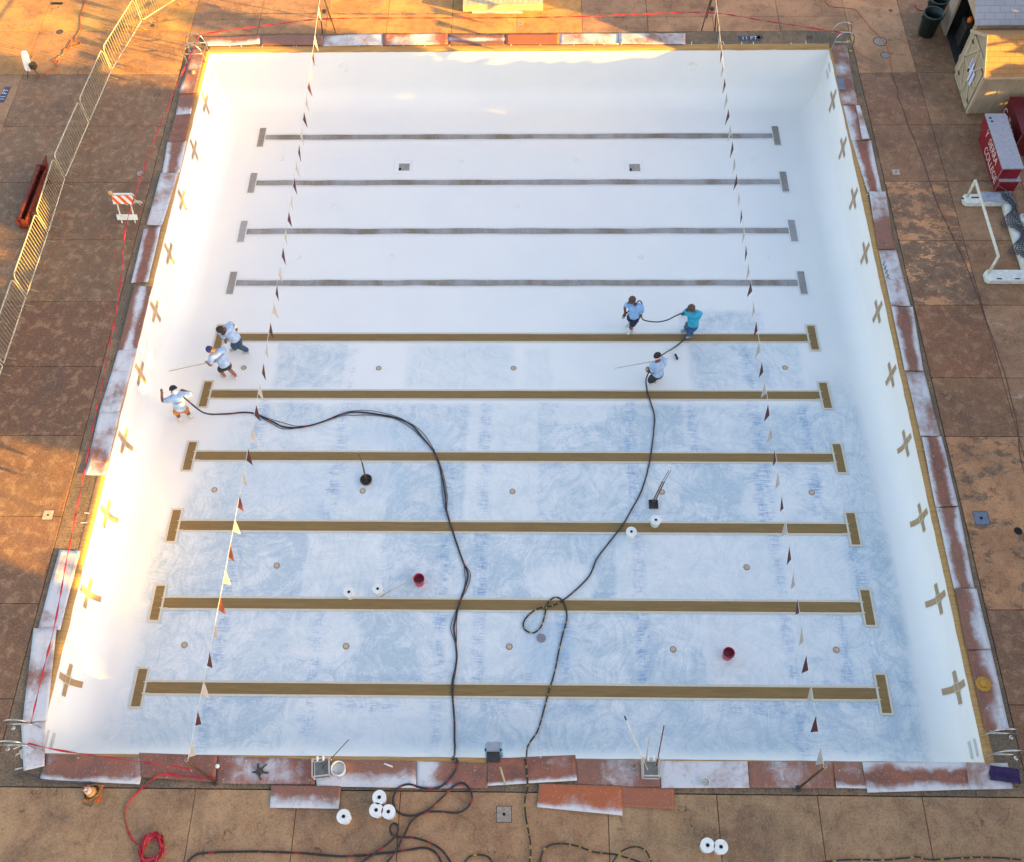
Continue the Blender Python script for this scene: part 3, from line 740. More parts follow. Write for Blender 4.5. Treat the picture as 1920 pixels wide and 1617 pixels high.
def post(x, lean, lab):
    sp = empty('flag_post', (x, -.62, 0), lab, 'post', 'near flag posts')
    mb = MB(); mb.tube([(x, -.62, .0), (x + lean, -.60, 2.36)], .028, 10); mb.build('pole', BROWNM, sp, smooth=True)
    mb = MB(); mb.lathe((x, -.62, 0), [(.085, 0), (.085, .025), (.04, .05), (.035, .12)], 16); mb.build('socket', DARK, sp)
    mb = MB(); mb.lathe((x + lean, -.60, 2.34), [(.034, 0), (.036, .05), (.02, .055), (.018, .01)], 14); mb.build('collar', GALV, sp)
post(4.49, .02, 'thin brown post on the near coping holding the left pennant string')
post(18.33, .03, 'thin brown post on the near coping holding the right pennant string')
for x, lab in ((4.36, 'brown A frame stand on the far coping under the left pennants'), (18.52, 'brown A frame stand on the far coping under the right pennants')):
    sp = empty('flag_stand', (x, 26.33, 0), lab, 'stand', 'far A frame flag stands')
    for s in (-.25, .25):
        mb = MB(); mb.tube([(x + s, 26.33 + abs(s) * .1, 0), (x + s * .12, 26.33, 2.3)], .02, 8); mb.build('leg', BROWNM, sp, smooth=True)
    mb = MB(); mb.tube([(x, 27.05, 0), (x, 26.36, 2.3)], .02, 8); mb.build('leg', BROWNM, sp)
    mb = MB(); mb.lathe((x, 26.33, .95), [(.05, -.05), (.09, -.02), (.09, .03), (.04, .06)], 10); mb.build('clamp', DARK, sp)

# ------------------------------------------------------------------ crowd barriers on the left
FP = [(-1.58, 28.33), (-2.78, 26.93), (-3.34, 24.19), (-3.56, 21.53), (-3.77, 18.86), (-3.74, 16.45), (-3.78, 13.83), (-3.81, 11.26), (-3.84, 8.7)]
flab = ['angled galvanised barrier panel at the top edge, farthest from the camera', 'galvanised barrier panel second from the far end with sunlit bars', 'galvanised barrier panel beside the orange cord tangle', 'galvanised barrier panel between the cord tangle and the rusty beam', 'galvanised barrier panel right of the top of the rusty beam',
        'galvanised barrier panel whose upper end stands beside the foot of the rusty beam', 'galvanised barrier panel at the left edge below the rusty beam', 'galvanised barrier panel mostly cut off by the left edge']
for k in range(8):
    b = Vector((*FP[k], 0)); a = Vector((*FP[k + 1], 0)); d = (b - a); ln = d.length; d.normalize()
    a2 = a + d * .05; b2 = b - d * .05
    sp = empty('barrier_panel', a, flab[k], 'crowd barrier', 'crowd barriers in a row along the left deck')
    def at_(s, z): p = a2.lerp(b2, s); p.z = z; return p
    r = .10 / ln
    mb = MB(); mb.tube([at_(0, .16), at_(0, .95), at_(r * .4, 1.05), at_(r, 1.10), at_(1 - r, 1.10), at_(1 - r * .4, 1.05), at_(1, .95), at_(1, .16), at_(0, .16)], .021, 8, cap=False)
    mb.build('frame', GALV, sp, smooth=True)
    mb = MB(); nb = 18
    for i in range(1, nb): mb.tube([at_(i / nb, .16), at_(i / nb, 1.10)], .012, 6, cap=False)
    mb.build('infill_bars', BARS, sp, smooth=True)
    nrm = Vector((-d.y, d.x, 0))
    for s in (.10, .90):
        p = at_(s, 0); mb = MB(); mb.tube([p - nrm * .26 + Vector((0, 0, .02)), p - nrm * .20 + Vector((0, 0, .04)), p + Vector((0, 0, .15)), p + nrm * .20 + Vector((0, 0, .04)), p + nrm * .26 + Vector((0, 0, .02))], .017, 6)
        mb.build('foot', BARS, sp, smooth=True)

# ------------------------------------------------------------------ striped road barrier
sp = empty('road_barricade', (-1.5, 17.2, 0), 'folding A frame road barrier with orange and white stripes and an amber lamp', 'road barrier')
t = NT('orange_white_stripes'); uvv = t.coord('UV'); sx = t.n('ShaderNodeSeparateXYZ'); t.l(uvv, sx.inputs[0])
fr = t.math('FRACT', t.math('MULTIPLY', t.math('ADD', sx.outputs[0], sx.outputs[1]), 1.0)); t.col(t.mix(t.math('GREATER_THAN', fr, .5), (.78, .76, .72), (.80, .13, .01))); t.rough(.4); STR = t.m
def fr_pt(x, s, back):   # s: 0 foot, 1 top
    y = (17.78 - .36 * s) if back else (16.98 + .40 * s); return Vector((x, y, .88 * s))
X0, X1 = -1.60, -.92
for back in (0, 1):
    for x in (X0 + .12, X1 - .12):
        mb = MB(); mb.bar(fr_pt(x, 0, back), fr_pt(x, 1, back), .035, .02); mb.build('leg', CREAM, sp)
def panel(s0, s1, back, mat, nm, x0=X0, x1=X1):
    off = Vector((0, .018 if back else -.018, 0)); q = [fr_pt(x0, s0, back) + off, fr_pt(x1, s0, back) + off, fr_pt(x1, s1, back) + off, fr_pt(x0, s1, back) + off]
    o = mesh(nm, q, [(0, 1, 2, 3)], mat, sp, uvs=[(0, 0), (2.6, 0), (2.6, .9), (0, .9)]); md = o.modifiers.new('t', 'SOLIDIFY'); md.thickness = .02; md.offset = 0
panel(.70, 1.0, 0, STR, 'striped_panel'); panel(.13, .33, 0, WHITE_PAINT, 'lower_panel'); panel(.70, 1.0, 1, STR, 'striped_panel'); panel(.13, .33, 1, WHITE_PAINT, 'lower_panel')
mb = MB(); mb.bar(fr_pt(X0 + .05, 1, 0) + Vector((0, .02, .03)), fr_pt(X1 - .02, 1, 0) + Vector((0, .02, .03)), .06, .03); mb.build('top_rail', WHITE_PAINT, sp)
mb = MB(); mb.lathe((X0 - .02, 17.4, .90), [(.04, 0), (.07, .02), (.08, .07), (.055, .11), (.0001, .13)], 18); mb.build('lamp', M('amber_lens', (.55, .32, .12), (.5, .28, .08), 5, .25), sp, smooth=True)

# ------------------------------------------------------------------ rusty beam on the left
sp = empty('steel_beam', (-4.6, 16.7, 0), 'long dark rusty red steel beam with hooks lying on the left deck', 'steel beam')
def bm_(x, y, z): return Vector((-4.62 + x + (y - 16.7) * .03, y, z))
mb = MB()
BT = lambda x, y: x + (y - 16.7) * .035
mb.bar((BT(-4.76, 16.75), 16.75, .26), (BT(-4.76, 19.15), 19.15, .26), .03, .36); mb.bar((BT(-4.63, 16.75), 16.75, .10), (BT(-4.63, 19.15), 19.15, .10), .23, .03); mb.bar((BT(-4.53, 16.75), 16.75, .22), (BT(-4.53, 19.15), 19.15, .22), .03, .20); mb.bar((BT(-4.70, 16.78), 16.78, .43), (BT(-4.70, 19.12), 19.12, .43), .09, .03)
mb.build('channel', RUST, sp)
for y in (16.72, 19.14):
    mb = MB(); mb.box(BT(-4.79, y), BT(-4.50, y), y, y + .035, .02, .46); mb.build('end_plate', RUST, sp)
mb = MB(); mb.add([(-4.52, 19.18, .1), (-4.42, 19.18, .1), (-4.42, 19.55, .5), (-4.46, 19.55, .5), (-4.52, 19.18, .46), (-4.42, 19.18, .46)], [(0, 1, 2, 3), (4, 3, 2, 5), (0, 3, 4), (1, 5, 2)]); mb.build('prong', RUST, sp)
for y in (17.2, 18.9):
    mb = MB(); mb.tube(spline([(BT(-4.52, y), y, .28), (BT(-4.40, y), y - .03, .30), (BT(-4.34, y), y - .12, .2), (BT(-4.36, y), y - .16, .05), (BT(-4.44, y), y - .16, .02)], .05), .026, 8); mb.build('hook', RUST, sp)
for y in (16.95, 18.75):
    mb = MB(); mb.box(-4.76, -4.28, y, y + .07, .0, .055); mb.build('foot', RUST, sp)

# ------------------------------------------------------------------ grab rails
def rails(y, side, lab, yellow=False):
    x0, s = (-.72, 1) if side == 0 else (W + .74, -1)
    sp = empty('grab_rail', (x0, y, 0), lab, 'grab rail', 'chrome grab rails at the pool corners')
    pts = spline([(x0, y, 0), (x0, y, .45), (x0 + s * .08, y, .68), (x0 + s * .30, y, .80), (x0 + s * .52, y, .74), (x0 + s * .66, y, .52), (x0 + s * .70, y, .10), (x0 + s * .70, y, -.08)], .06)
    mb = MB(); mb.tube(pts, .021, 10); mb.build('tube', CHROME, sp, smooth=True)
    mb = MB(); mb.tube([(x0, y, .36), (x0 + s * .68, y, .40)], .022, 8); mb.build('cross_bar', CHROME, sp, smooth=True)
    mb = MB(); mb.lathe((x0, y, 0), [(.06, 0), (.055, .015), (.03, .03)], 16); mb.build('flange', M('yellow_flange', (.6, .5, .03), None, 5, .5) if yellow else CHROME, sp, smooth=True)
    return sp
rails(.62, 0, 'near left chrome grab rail tied with red tape running up the left side')
rails(.12, 0, 'near left chrome grab rail tied with red tape running to the post')
rails(.62, 1, 'chrome grab rail at the near right corner by the end of the straw hat board')
rails(.13, 1, 'chrome grab rail at the near right corner above the purple cloth')
rails(25.35, 0, 'chrome grab rail at the far left corner, the farther of two'); rails(24.75, 0, 'chrome grab rail at the far left corner, the nearer of two')
rails(25.75, 1, 'chrome grab rail with yellow base at the far right corner, farther of two', True); rails(25.2, 1, 'chrome grab rail with yellow base at the far right corner, the nearer of two', True)

# ------------------------------------------------------------------ red tape round the pool
def tape(name, pts, lab, w_=.035, rad=True):
    p = spline(pts, .12); vs = []; fs = []
    for i, q in enumerate(p):
        d = (p[min(i + 1, len(p) - 1)] - p[max(i - 1, 0)]).normalized(); a = i * .55 + 2 * noise.noise(q)
        r = d.cross(Vector((0, 0, 1))); r = r.normalized() if r.length > 1e-5 else Vector((1, 0, 0)); u = r.cross(d)
        ww = w_ * (.55 + .6 * abs(noise.noise(q * 1.1)))
        o_ = (r * math.cos(a) + u * math.sin(a)) * ww; n_ = (r * -math.sin(a) + u * math.cos(a)) * .008
        vs += [q - o_, q + n_, q + o_, q - n_]
    for i in range(len(p) - 1):
        for j in range(4): fs.append((4 * i + j, 4 * i + (j + 1) % 4, 4 * i + 4 + (j + 1) % 4, 4 * i + 4 + j))
    o = mesh(name, vs, fs, TAPE_R, loc=p[0]); return setp(o, lab, 'caution tape')
zz = .78
tape('caution_tape', [G(58, 1357, .78), G(80, 1262, .70), G(104, 1165, .68), G(125, 1050, .66), G(150, 925, .66), G(176, 790, .66), G(199, 680, .70), G(222, 560, .75), G(232, 460, .85), G(238, 415, 1.0), G(262, 340, .80), G(298, 240, .72), G(336, 150, .72), G(374, 66, .78)], 'twisted red caution tape stretched along the left side of the pool')
tape('caution_tape', [G(374, 66, .78), G(420, 58, .8), G(500, 48, .85), G(606, 36, .9), G(760, 34, .75), G(900, 34, .68), G(1060, 32, .7), G(1200, 27, .8), G(1330, 24, .9), G(1450, 42, .85), G(1582, 62, .78)], 'twisted red caution tape stretched behind the far side of the pool')
tape('caution_tape', [G(52, 1394, .78), G(110, 1407, .72), G(200, 1420, .66), G(300, 1434, .6), G(370, 1445, .5), G(402, 1462, .12)], 'taut red caution tape from the near left rail to the left flag post')
tape('caution_tape', [G(404, 1462, .12), G(400, 1458, .06), G(385, 1459, .05), G(350, 1457, .05), G(305, 1452, .06), G(270, 1474, .05), G(243, 1503, .03), G(233, 1525, .03), G(238, 1553, .03), G(248, 1575, .03), G(262, 1585, .03)], 'loose red caution tape trailing over the near coping to the red heap', .045)
rs = random.Random(5); pts = []
for k in range(46):
    a = k * 1.05 + rs.uniform(-.3, .3); rr = .20 + .16 * rs.random(); c = G(285, 1594)
    pts.append(Vector((c.x + rr * math.cos(a) * .85, c.y + rr * math.sin(a) * 1.15, .03 + .10 * rs.random())))
tape('caution_tape', pts, 'tangled heap of red caution tape on the near deck', .05)

# ------------------------------------------------------------------ hoses and cords
def hose(name, pts, r, mat, lab, cat, group=None, step=.06, mat2=None, frac=0):
    p = spline(pts, step)
    for i, q in enumerate(p): q.x += .006 * noise.noise(q * 3); q.y += .006 * noise.noise(q * 3 + Vector((5, 0, 0)))
    mb = MB(); mb.tube(p, r, 7); o = mb.build(name, mat, None, True, loc=p[0])
    if mat2:
        o.data.materials.append(mat2)
        for f_ in o.data.polygons:
            if f_.index < frac * len(o.data.polygons): f_.material_index = 1
    return setp(o, lab, cat, group)
def onf(l, h=.03): return [F(x, y, h) for x, y in l]
def ond(l, h=.03): return [G(x, y, h) for x, y in l]
A1 = [(396, 777), (430, 776), (470, 774), (505, 788), (530, 800), (560, 802), (600, 793), (640, 777), (665, 773), (700, 776), (740, 783), (770, 796), (790, 818), (815, 850), (828, 890), (835, 930), (838, 960), (850, 1000), (860, 1030), (870, 1058), (877, 1075), (874, 1095), (862, 1130), (854, 1160), (851, 1180), (855, 1210), (856, 1240), (848, 1280), (849, 1310), (852, 1350), (852, 1385), (853, 1400)]
A2 = [(856, 1422), (857, 1438), (842, 1462), (820, 1478), (790, 1477), (765, 1471), (746, 1479), (737, 1500), (745, 1522), (770, 1530), (800, 1520), (830, 1495), (850, 1475), (870, 1469), (885, 1490), (880, 1510), (860, 1524), (828, 1522), (797, 1524), (772, 1540), (755, 1572), (742, 1597), (722, 1622)]
sh3 = F(340, 772, 1.38)
body = [F(328, 734, 1.52), F(338, 740, 1.50), F(350, 750, 1.38), F(364, 762, .9), F(380, 773, .35)] + onf(A1, .035)
rise = [Vector((body[-1].x + .03, .22, -.75)), Vector((body[-1].x + .05, .06, -.15)), Vector((body[-1].x + .05, -.05, .07))]
hose('spray_hose', body + rise + ond(A2, .055), .026, H_RED, 'red and black hose from the man in orange shorts to the near deck loops', 'hose')
def side(l, off, a, b, h=.03):
    out = []
    for k, (x, y) in enumerate(l):
        x0, y0 = l[max(k - 1, 0)]; x1, y1 = l[min(k + 1, len(l) - 1)]; n_ = math.hypot(x1 - x0, y1 - y0) or 1
        s_ = 0
        for c, wd, am in off:
            s_ += am * math.exp(-((k - c) / wd) ** 2)
        out.append((x - (y1 - y0) / n_ * s_, y + (x1 - x0) / n_ * s_))
    return out
hose('air_line', onf(side(A1, [(4, 1.0, -7), (8, 1.2, 6), (11, 1., 5), (15, 1., 5), (20.5, 1., -6), (23.6, .9, 7), (27, .8, -3)], 0, 0), .03), .011, H_TEAL, 'thin teal air line bulging beside the red and black hose', 'hose')
hose('air_line', onf(side(A1, [(3.6, .9, 5), (9, 1.2, -5), (14.6, 1., -4), (20.2, .8, 6), (23.8, .9, -5), (12, .8, -6)], 0, 0), .03), .010, H_BLK, 'thin black air line looping beside the red and black hose', 'hose')
hose('deck_hose', ond([(348, 1622), (368, 1603), (400, 1599), (480, 1597), (560, 1600), (640, 1606), (700, 1602), (755, 1596), (795, 1590), (818, 1600), (830, 1622)], .035), .026, H_RED, 'red and black hose lying along the bottom edge of the near deck', 'hose')
hose('deck_hose', ond([(668, 1624), (700, 1602), (732, 1578), (745, 1562), (746, 1548), (738, 1544), (731, 1552), (735, 1565), (750, 1570), (775, 1571), (805, 1580), (830, 1596), (848, 1622)], .06), .026, H_RED, 'red and black hose with a small closed loop on the near deck', 'hose')
B1 = [(1212, 723), (1214, 737), (1220, 755), (1227, 780), (1226, 805), (1222, 840), (1215, 880), (1203, 920), (1185, 955), (1167, 985), (1140, 1020), (1118, 1050), (1105, 1080), (1078, 1108), (1055, 1126), (1036, 1136), (1010, 1141), (990, 1155), (981, 1170), (985, 1182), (1000, 1187), (1014, 1176), (1021, 1156), (1024, 1140), (1030, 1127), (1042, 1120), (1054, 1126), (1062, 1145), (1062, 1165), (1055, 1190), (1048, 1220), (1040, 1260), (1028, 1300), (1020, 1330), (1008, 1370), (990, 1398)]
bp = [F(1217, 698, .92), F(1213, 706, .6), F(1211, 714, .2)] + onf(B1, .03)
B2 = [(985, 1425), (988, 1450), (989, 1480), (984, 1500), (985, 1525), (991, 1560), (995, 1590), (992, 1624)]
q0 = G(985, 1410, .05)
bp = bp + [Vector((q0.x + .02, .16, -.7)), Vector((q0.x, .05, -.1)), Vector((q0.x, -.05, .07))] + ond(B2, .055)
hose('spray_hose', bp, .022, H_YEL, 'knotted yellow and black hose from the man with the white headband', 'hose', mat2=H_BLK, frac=.45)
hose('deck_hose', ond([(1012, 1622), (1020, 1593), (1045, 1582), (1080, 1586), (1115, 1598), (1150, 1602), (1180, 1610), (1215, 1622)], .03), .019, H_YEL, 'yellow and black hose arching along the bottom edge beside the main one', 'hose')
hose('deck_hose', ond([(1144, 1624), (1163, 1598), (1190, 1588), (1212, 1597), (1223, 1624)], .06), .019, H_YEL, 'yellow and black hose loop at the bottom edge left of two touching pails', 'hose')
hose('deck_hose', ond([(868, 1622), (880, 1607), (900, 1603), (917, 1608), (926, 1622)], .03), .019, H_YEL, 'short yellow and black hose arc at the bottom edge near the tan cover plate', 'hose')
hose('deck_hose', ond([(1536, 1620), (1560, 1615), (1600, 1612), (1650, 1613), (1700, 1609), (1720, 1607), (1745, 1612), (1800, 1609), (1860, 1608), (1925, 1613)], .03), .019, H_YEL, 'yellow and black hose running along the bottom right edge of the deck', 'hose')
hose('spray_hose', [F(1173, 590, .95), F(1181, 581, 1.15), F(1191, 571, 1.42), F(1199, 564, 1.50), F(1204, 572, 1.35), F(1203, 590, 1.0), F(1205, 599, .85), F(1218, 603, .68), F(1235, 604, .65), F(1252, 600, .80), F(1266, 593, 1.05), F(1280, 588, 1.32), F(1288, 591, 1.2), F(1292, 600, .95), F(1291, 615, .5), F(1288, 628, .12), F(1279, 640, .03), F(1267, 650, .03), F(1256, 657, .2), F(1246, 663, .9), F(1240, 668, 1.35), F(1234, 680, 1.2), F(1222, 694, .98), F(1217, 697, .95)], .021, H_BLK, 'black hose carried between the three workers at the right', 'hose')
hose('extension_cord', ond([(1546, -6), (1550, 6), (1562, 13), (1600, 17), (1614, 30), (1632, 52), (1650, 70), (1662, 88), (1670, 108), (1668, 118), (1672, 128), (1671, 137)], .012), .011, CORD_O, 'orange extension cord curving over the peach slab at the far right', 'cord')
hose('extension_cord', ond([(1671, 137), (1678, 155), (1684, 172), (1683, 182), (1692, 200), (1703, 235), (1714, 260), (1722, 280), (1735, 315), (1744, 343), (1755, 375), (1768, 405), (1785, 440), (1806, 485), (1822, 525), (1832, 552), (1845, 590), (1857, 622), (1870, 660), (1885, 705), (1895, 745), (1908, 800), (1912, 850), (1922, 890)], .012), .010, CORD_R, 'dark red cord running the length of the right deck', 'cord')
hose('extension_cord', ond([(156, -6), (159, 8), (151, 30), (151, 45), (148, 60), (141, 72), (143, 80)], .012), .012, CORD_O, 'orange cord coming down from the top edge at the upper left', 'cord')
hose('extension_cord', ond([(143, 80), (136, 76), (130, 84), (127, 92), (136, 88), (150, 84), (150, 80), (140, 79), (133, 82), (131, 90), (121, 93), (118, 102), (111, 106), (104, 112), (98, 113), (101, 117), (108, 113), (110, 117), (105, 121), (110, 127), (104, 132), (97, 129), (90, 133), (76, 143), (70, 141)], .014), .014, CORD_O, 'tangled orange cord on the sunlit deck beside the white panel stand', 'cord')
hose('extension_cord', ond([(1716, 9), (1720, 16), (1727, 20), (1742, 20)], .014), .02, TAPE_R, 'short red cord beside the green bins', 'cord')

# ------------------------------------------------------------------ pails, buckets and other small things
def pail(c, lab, r=.155, h=.33, group='white pails with a hole in the lid'):
    sp = empty('plastic_pail', c, lab, 'pail', group)
    mb = MB(); mb.lathe(c, [(r * .86, 0), (r * .98, h * .9), (r * 1.05, h * .9), (r * 1.05, h), (r * .30, h), (r * .26, h - .02), (r * .26, h - .12)], 24)
    mb.f = mb.f[:-2] if False else mb.f
    mb.build('drum', WHITEP, sp)
    mb = MB(); disc(mb, c + Vector((0, 0, h + .003)), 0, r * .25, 16); mb.build('hole', HOLE, sp)
for px, py, lab in [(644, 1531, 'white pail standing alone on the near deck beside the loose hardboard'), (711, 1495, 'uppermost of three white pails clustered on the near deck'), (705, 1519, 'lower left of three white pails clustered on the near deck'), (728, 1522, 'lower right of three white pails clustered on the near deck'),
                    (1327, 1585, 'left one of two touching white pails at the bottom edge'), (1352, 1588, 'right one of two touching white pails at the bottom edge')]:
    c = G(px, py, .33); c.z = 0; pail(c, lab)
for px, py, lab in [(654, 1110, 'white pail on the pool floor left of the leaning stick'), (708, 1104, 'white pail on the pool floor at the tip of the leaning stick'), (1184, 997, 'white pail on a brown lane line in the pool'), (1230, 975, 'white pail on the pool floor below the square pan')]:
    c = F(px, py, .30); c.z -= .30; pail(c, lab, .145, .30)
def bucket(c, lab, mat, r=.15, h=.33, fill=None, cat='bucket'):
    sp = empty('bucket', c, lab, cat)
    mb = MB(); mb.lathe(c, [(r * .80, 0), (r * .97, h * .86), (r * 1.04, h * .87), (r * 1.04, h), (r * .96, h), (r * .90, h * .5), (r * .84, .03), (.0001, .03)], 26); mb.build('shell', mat, sp)
    mb = MB(); disc(mb, c + Vector((0, 0, h * (.62 if fill else .2))), 0, r * .88, 24); mb.build('contents', fill or DARK, sp)
    pts = [c + Vector((r * 1.05 * math.cos(a), -r * .9 * math.sin(a) * .6, h - .02 - .10 * math.sin(a))) for a in np.linspace(0, math.pi, 12)]
    mb = MB(); mb.tube(pts, .005, 5); mb.build('handle', GALV, sp); return sp
DKRED = M('dark_red_contents', (.22, .01, .03), (.10, .008, .02), 20, .5)
c = F(785, 1085, .33); c.z -= .33; bucket(c, 'red bucket in the pool with a stick leaning on it', REDP, fill=DKRED)
c2 = F(1367, 1224, .33); c2.z -= .33; bucket(c2, 'red bucket standing alone on the pool floor at the lower right', REDP, fill=DKRED)
def stick(a, b, r, mat, lab, cat='stick', name='stick', tip=None):
    sp = empty(name, a, lab, cat); mb = MB(); mb.tube([a, a.lerp(b, .5), b], r, 8); mb.build('shaft', mat, sp, smooth=True)
    if tip: mb = MB(); mb.tube([a.lerp(b, .93), b], r * 1.5, 8); mb.build('grip', tip, sp)
    return sp
stick(F(712, 1119, .02), c + Vector((-.14, -.02, .34)), .011, GALV, 'grey stick leaning from the floor onto the red bucket')
# masonry tools in the pool
BRD = M('brown_drum', (.10, .075, .06), (.06, .045, .04), 9, .6, .3)
c = F(687, 902); sp = empty('mixing_tub', c, 'round dark brown tub on the pool floor with a long handled tool standing in it', 'tub')
mb = MB(); mb.lathe(c, [(.16, 0), (.18, .10), (.165, .10), (.15, .02), (.0001, .02)], 28); mb.build('pan', BRD, sp)
mb = MB(); mb.box(c.x - .1, c.x + .1, c.y + .0, c.y + .02, c.z + .02, c.z + .13); mb.box(c.x - .03, c.x + .05, c.y - .12, c.y + .1, c.z + .03, c.z + .08); mb.build('tool_head', DARK, sp)
mb = MB(); mb.tube([c + Vector((0, 0, .05)), F(679, 868, .55)], .024, 8); mb.tube([F(679, 868, .55), F(672, 850, .9)], .010, 6); mb.build('handle', BROWNM, sp)
mb = MB()
for q in (-.04, .04): mb.tube([F(672, 850, .9), F(672, 850, .9) + Vector((q, .04, .08))], .007, 5)
mb.build('fork', GALV, sp)
c = F(1225, 947); sp = empty('floor_pan', c, 'square dark pan on the pool floor with a twin handle leaning away', 'pan')
mb = MB(); mb.box(c.x - .13, c.x + .13, c.y - .13, c.y + .13, c.z, c.z + .04); mb.box(c.x - .13, c.x + .13, c.y - .13, c.y - .11, c.z + .04, c.z + .08); mb.box(c.x - .13, c.x + .13, c.y + .11, c.y + .13, c.z + .04, c.z + .08); mb.box(c.x - .13, c.x - .11, c.y - .11, c.y + .11, c.z + .04, c.z + .08); mb.box(c.x + .11, c.x + .13, c.y - .11, c.y + .11, c.z + .04, c.z + .08); mb.build('tray', DARK, sp)
mb = MB()
for o_ in (-.03, .03):
    ov = Vector((o_, 0, 0)); mb.tube([c + ov + Vector((0, .05, .08)), F(1244, 903, .5) + ov], .019, 7); mb.tube([F(1244, 903, .5) + ov, F(1256, 882, .75) + ov], .009, 6)
mb.build('handle', BROWNM, sp)
o = MB(); q = F(1268, 670, .03); o.bar(q + Vector((-.03, .10, .03)), q + Vector((.03, -.10, .03)), .055, .05); ob = o.build('sanding_block', DARK, loc=q); setp(ob, 'small dark block on the floor right of the man with the white headband', 'block')
# frames with poles on the near coping
def crate(px, py, lab, ang):
    c = G(px, py, .02); sp = empty('roller_crate', c, lab, 'frame', 'open metal frames on the near coping')
    R = Matrix.Translation(c) @ Matrix.Rotation(ang, 4, 'Z'); s = .20; h = .34
    mb = MB()
    for z in (0.01, h):
        for a, b in (((-s, -s), (s, -s)), ((s, -s), (s, s)), ((s, s), (-s, s)), ((-s, s), (-s, -s))): mb.bar(R @ Vector((*a, z)), R @ Vector((*b, z)), .028, .028)
    for a in ((-s, -s), (s, -s), (s, s), (-s, s)): mb.bar(R @ Vector((*a, 0)), R @ Vector((*a, h)), .026, .026)
    mb.build('frame', M('pale_frame', (.55, .50, .44), (.45, .42, .38), 9, .5), sp)
    mb = MB(); mb.box(-s + .02, s - .02, -s + .02, s - .02, .02, .03, R); mb.build('tray', M('grey_tray', (.13, .13, .135), (.2, .19, .18), 8, .6), sp)
    mb = MB()
    for q in (-.07, .07): mb.box(q - .02, q + .02, s - .06, s + .05, h - .01, h + .03, R)
    mb.build('hook', WHITEP, sp); return sp, R
crate(606, 1444, 'pale open frame with a grey tray on the near coping beside the white bucket', .12)
crate(1219, 1444, 'open metal frame on the near coping holding three tall poles', 0)
stick(G(603, 1442, .06), G(654, 1387, 1.05), .011, BROWNM, 'thin pole slanting out of the frame beside the white bucket', 'pole', 'roller_pole')
stick(G(1214, 1443, .06), G(1171, 1343, 1.5), .012, CREAM, 'pale pole with dark grip slanting left out of the metal frame', 'pole', 'roller_pole', DARK)
stick(G(1211, 1430, .1), G(1218, 1380, .75), .011, GALV, 'short grey pole standing in the middle of the metal frame', 'pole', 'roller_pole')
stick(G(1231, 1436, .1), G(1245, 1361, 1.1), .014, RUST, 'dark red pole slanting right out of the metal frame', 'pole', 'roller_pole')
c = G(634, 1441, .34); c.z = .03; bucket(c, 'white bucket filled with pale plaster beside the metal frame', WHITEP, .165, .34, M('pale_slurry', (.72, .69, .62), None, 5, .6))
c = G(1322, 1467, .1); c.z = .04; bucket(c, 'small white tub on the white sprayed board', WHITEP, .10, .12, M('tub_fill', (.52, .49, .45), None, 5, .6), 'tub')
c = G(1188, 1440, .03); sp = empty('spray_can', c, 'small grey jar with a brass cap on the near coping left of the pole frame', 'jar')
mb = MB(); mb.lathe(c, [(.06, 0), (.065, .02), (.065, .12), (.03, .16)], 18); mb.build('jar', M('glass_grey', (.18, .2, .24), (.3, .33, .38), 12, .2), sp, smooth=True)
mb = MB(); mb.lathe(c + Vector((0, 0, .16)), [(.04, 0), (.045, .03), (.02, .035), (.015, .01)], 16); mb.build('cap', M('brass', (.40, .22, .05), None, 5, .3, 0, .7), sp)
c = G(408, 1437, .04); mb = MB(); mb.lathe(c, [(.055, 0), (.05, .03), (.03, .05), (.0001, .055)], 14); setp(mb.build('plaster_lump', WHITEP, loc=c, smooth=True), 'small white plaster lump on the near coping right of the left post', 'plaster lump')
# black glove
c = G(487, 1447, .05); sp = empty('work_glove', c, 'crumpled black glove lying on a mauve dusted board', 'glove')
mb = MB(); mb.lathe(c, [(.05, -.03), (.09, 0), (.08, .05), (.03, .08), (.0001, .085)], 12); mb.build('palm', DARK, sp, smooth=True)
for a in (-.2, .9, 2.0, 3.3, 4.9):
    mb = MB(); dv = Vector((math.cos(a), math.sin(a), 0)); mb.tube([c + dv * .05 + Vector((0, 0, .02)), c + dv * .13 + Vector((0, 0, .03)), c + dv * .20 + Vector((.02, .01, .0))], [.028, .022, .016], 7); mb.build('finger', DARK, sp, smooth=True)
# blue step box hanging on the near edge
c = G(925, 1421, 0); BLUE = M('pale_blue_plastic', (.20, .46, .62), (.15, .36, .52), 6, .35); sp = empty('step_stool', (c.x, .12, -.55), 'pale blue step stool with grey treads standing at the near wall of the pool', 'step stool')
x0 = c.x - .20; x1 = c.x + .20; fz = floorz(c.x, .6)
mb = MB()
for xa in (x0, x1 - .04):
    mb.box(xa, xa + .04, .10, .16, fz, .34); mb.box(xa, xa + .04, .30, .34, fz, -.3); mb.add([(xa, .10, .34), (xa + .04, .10, .34), (xa + .04, .16, .34), (xa, .16, .34), (xa, .34, .02), (xa + .04, .34, .02), (xa + .06, .40, -.05), (xa + .02, .40, -.05)], [(0, 1, 2, 3), (4, 7, 6, 5), (0, 4, 5, 1), (1, 5, 6, 2), (2, 6, 7, 3), (3, 7, 4, 0)])
mb.build('side_rail', BLUE, sp)
mb = MB(); mb.box(x0 + .04, x1 - .04, .16, .38, .03, .06); mb.build('tread', GREYP, sp)
mb = MB(); mb.box(x0 + .04, x1 - .04, .11, .15, -.6, .06); mb.box(x0 + .04, x1 - .04, -.10, .11, .03, .06); mb.build('dark_panel', DARK, sp)
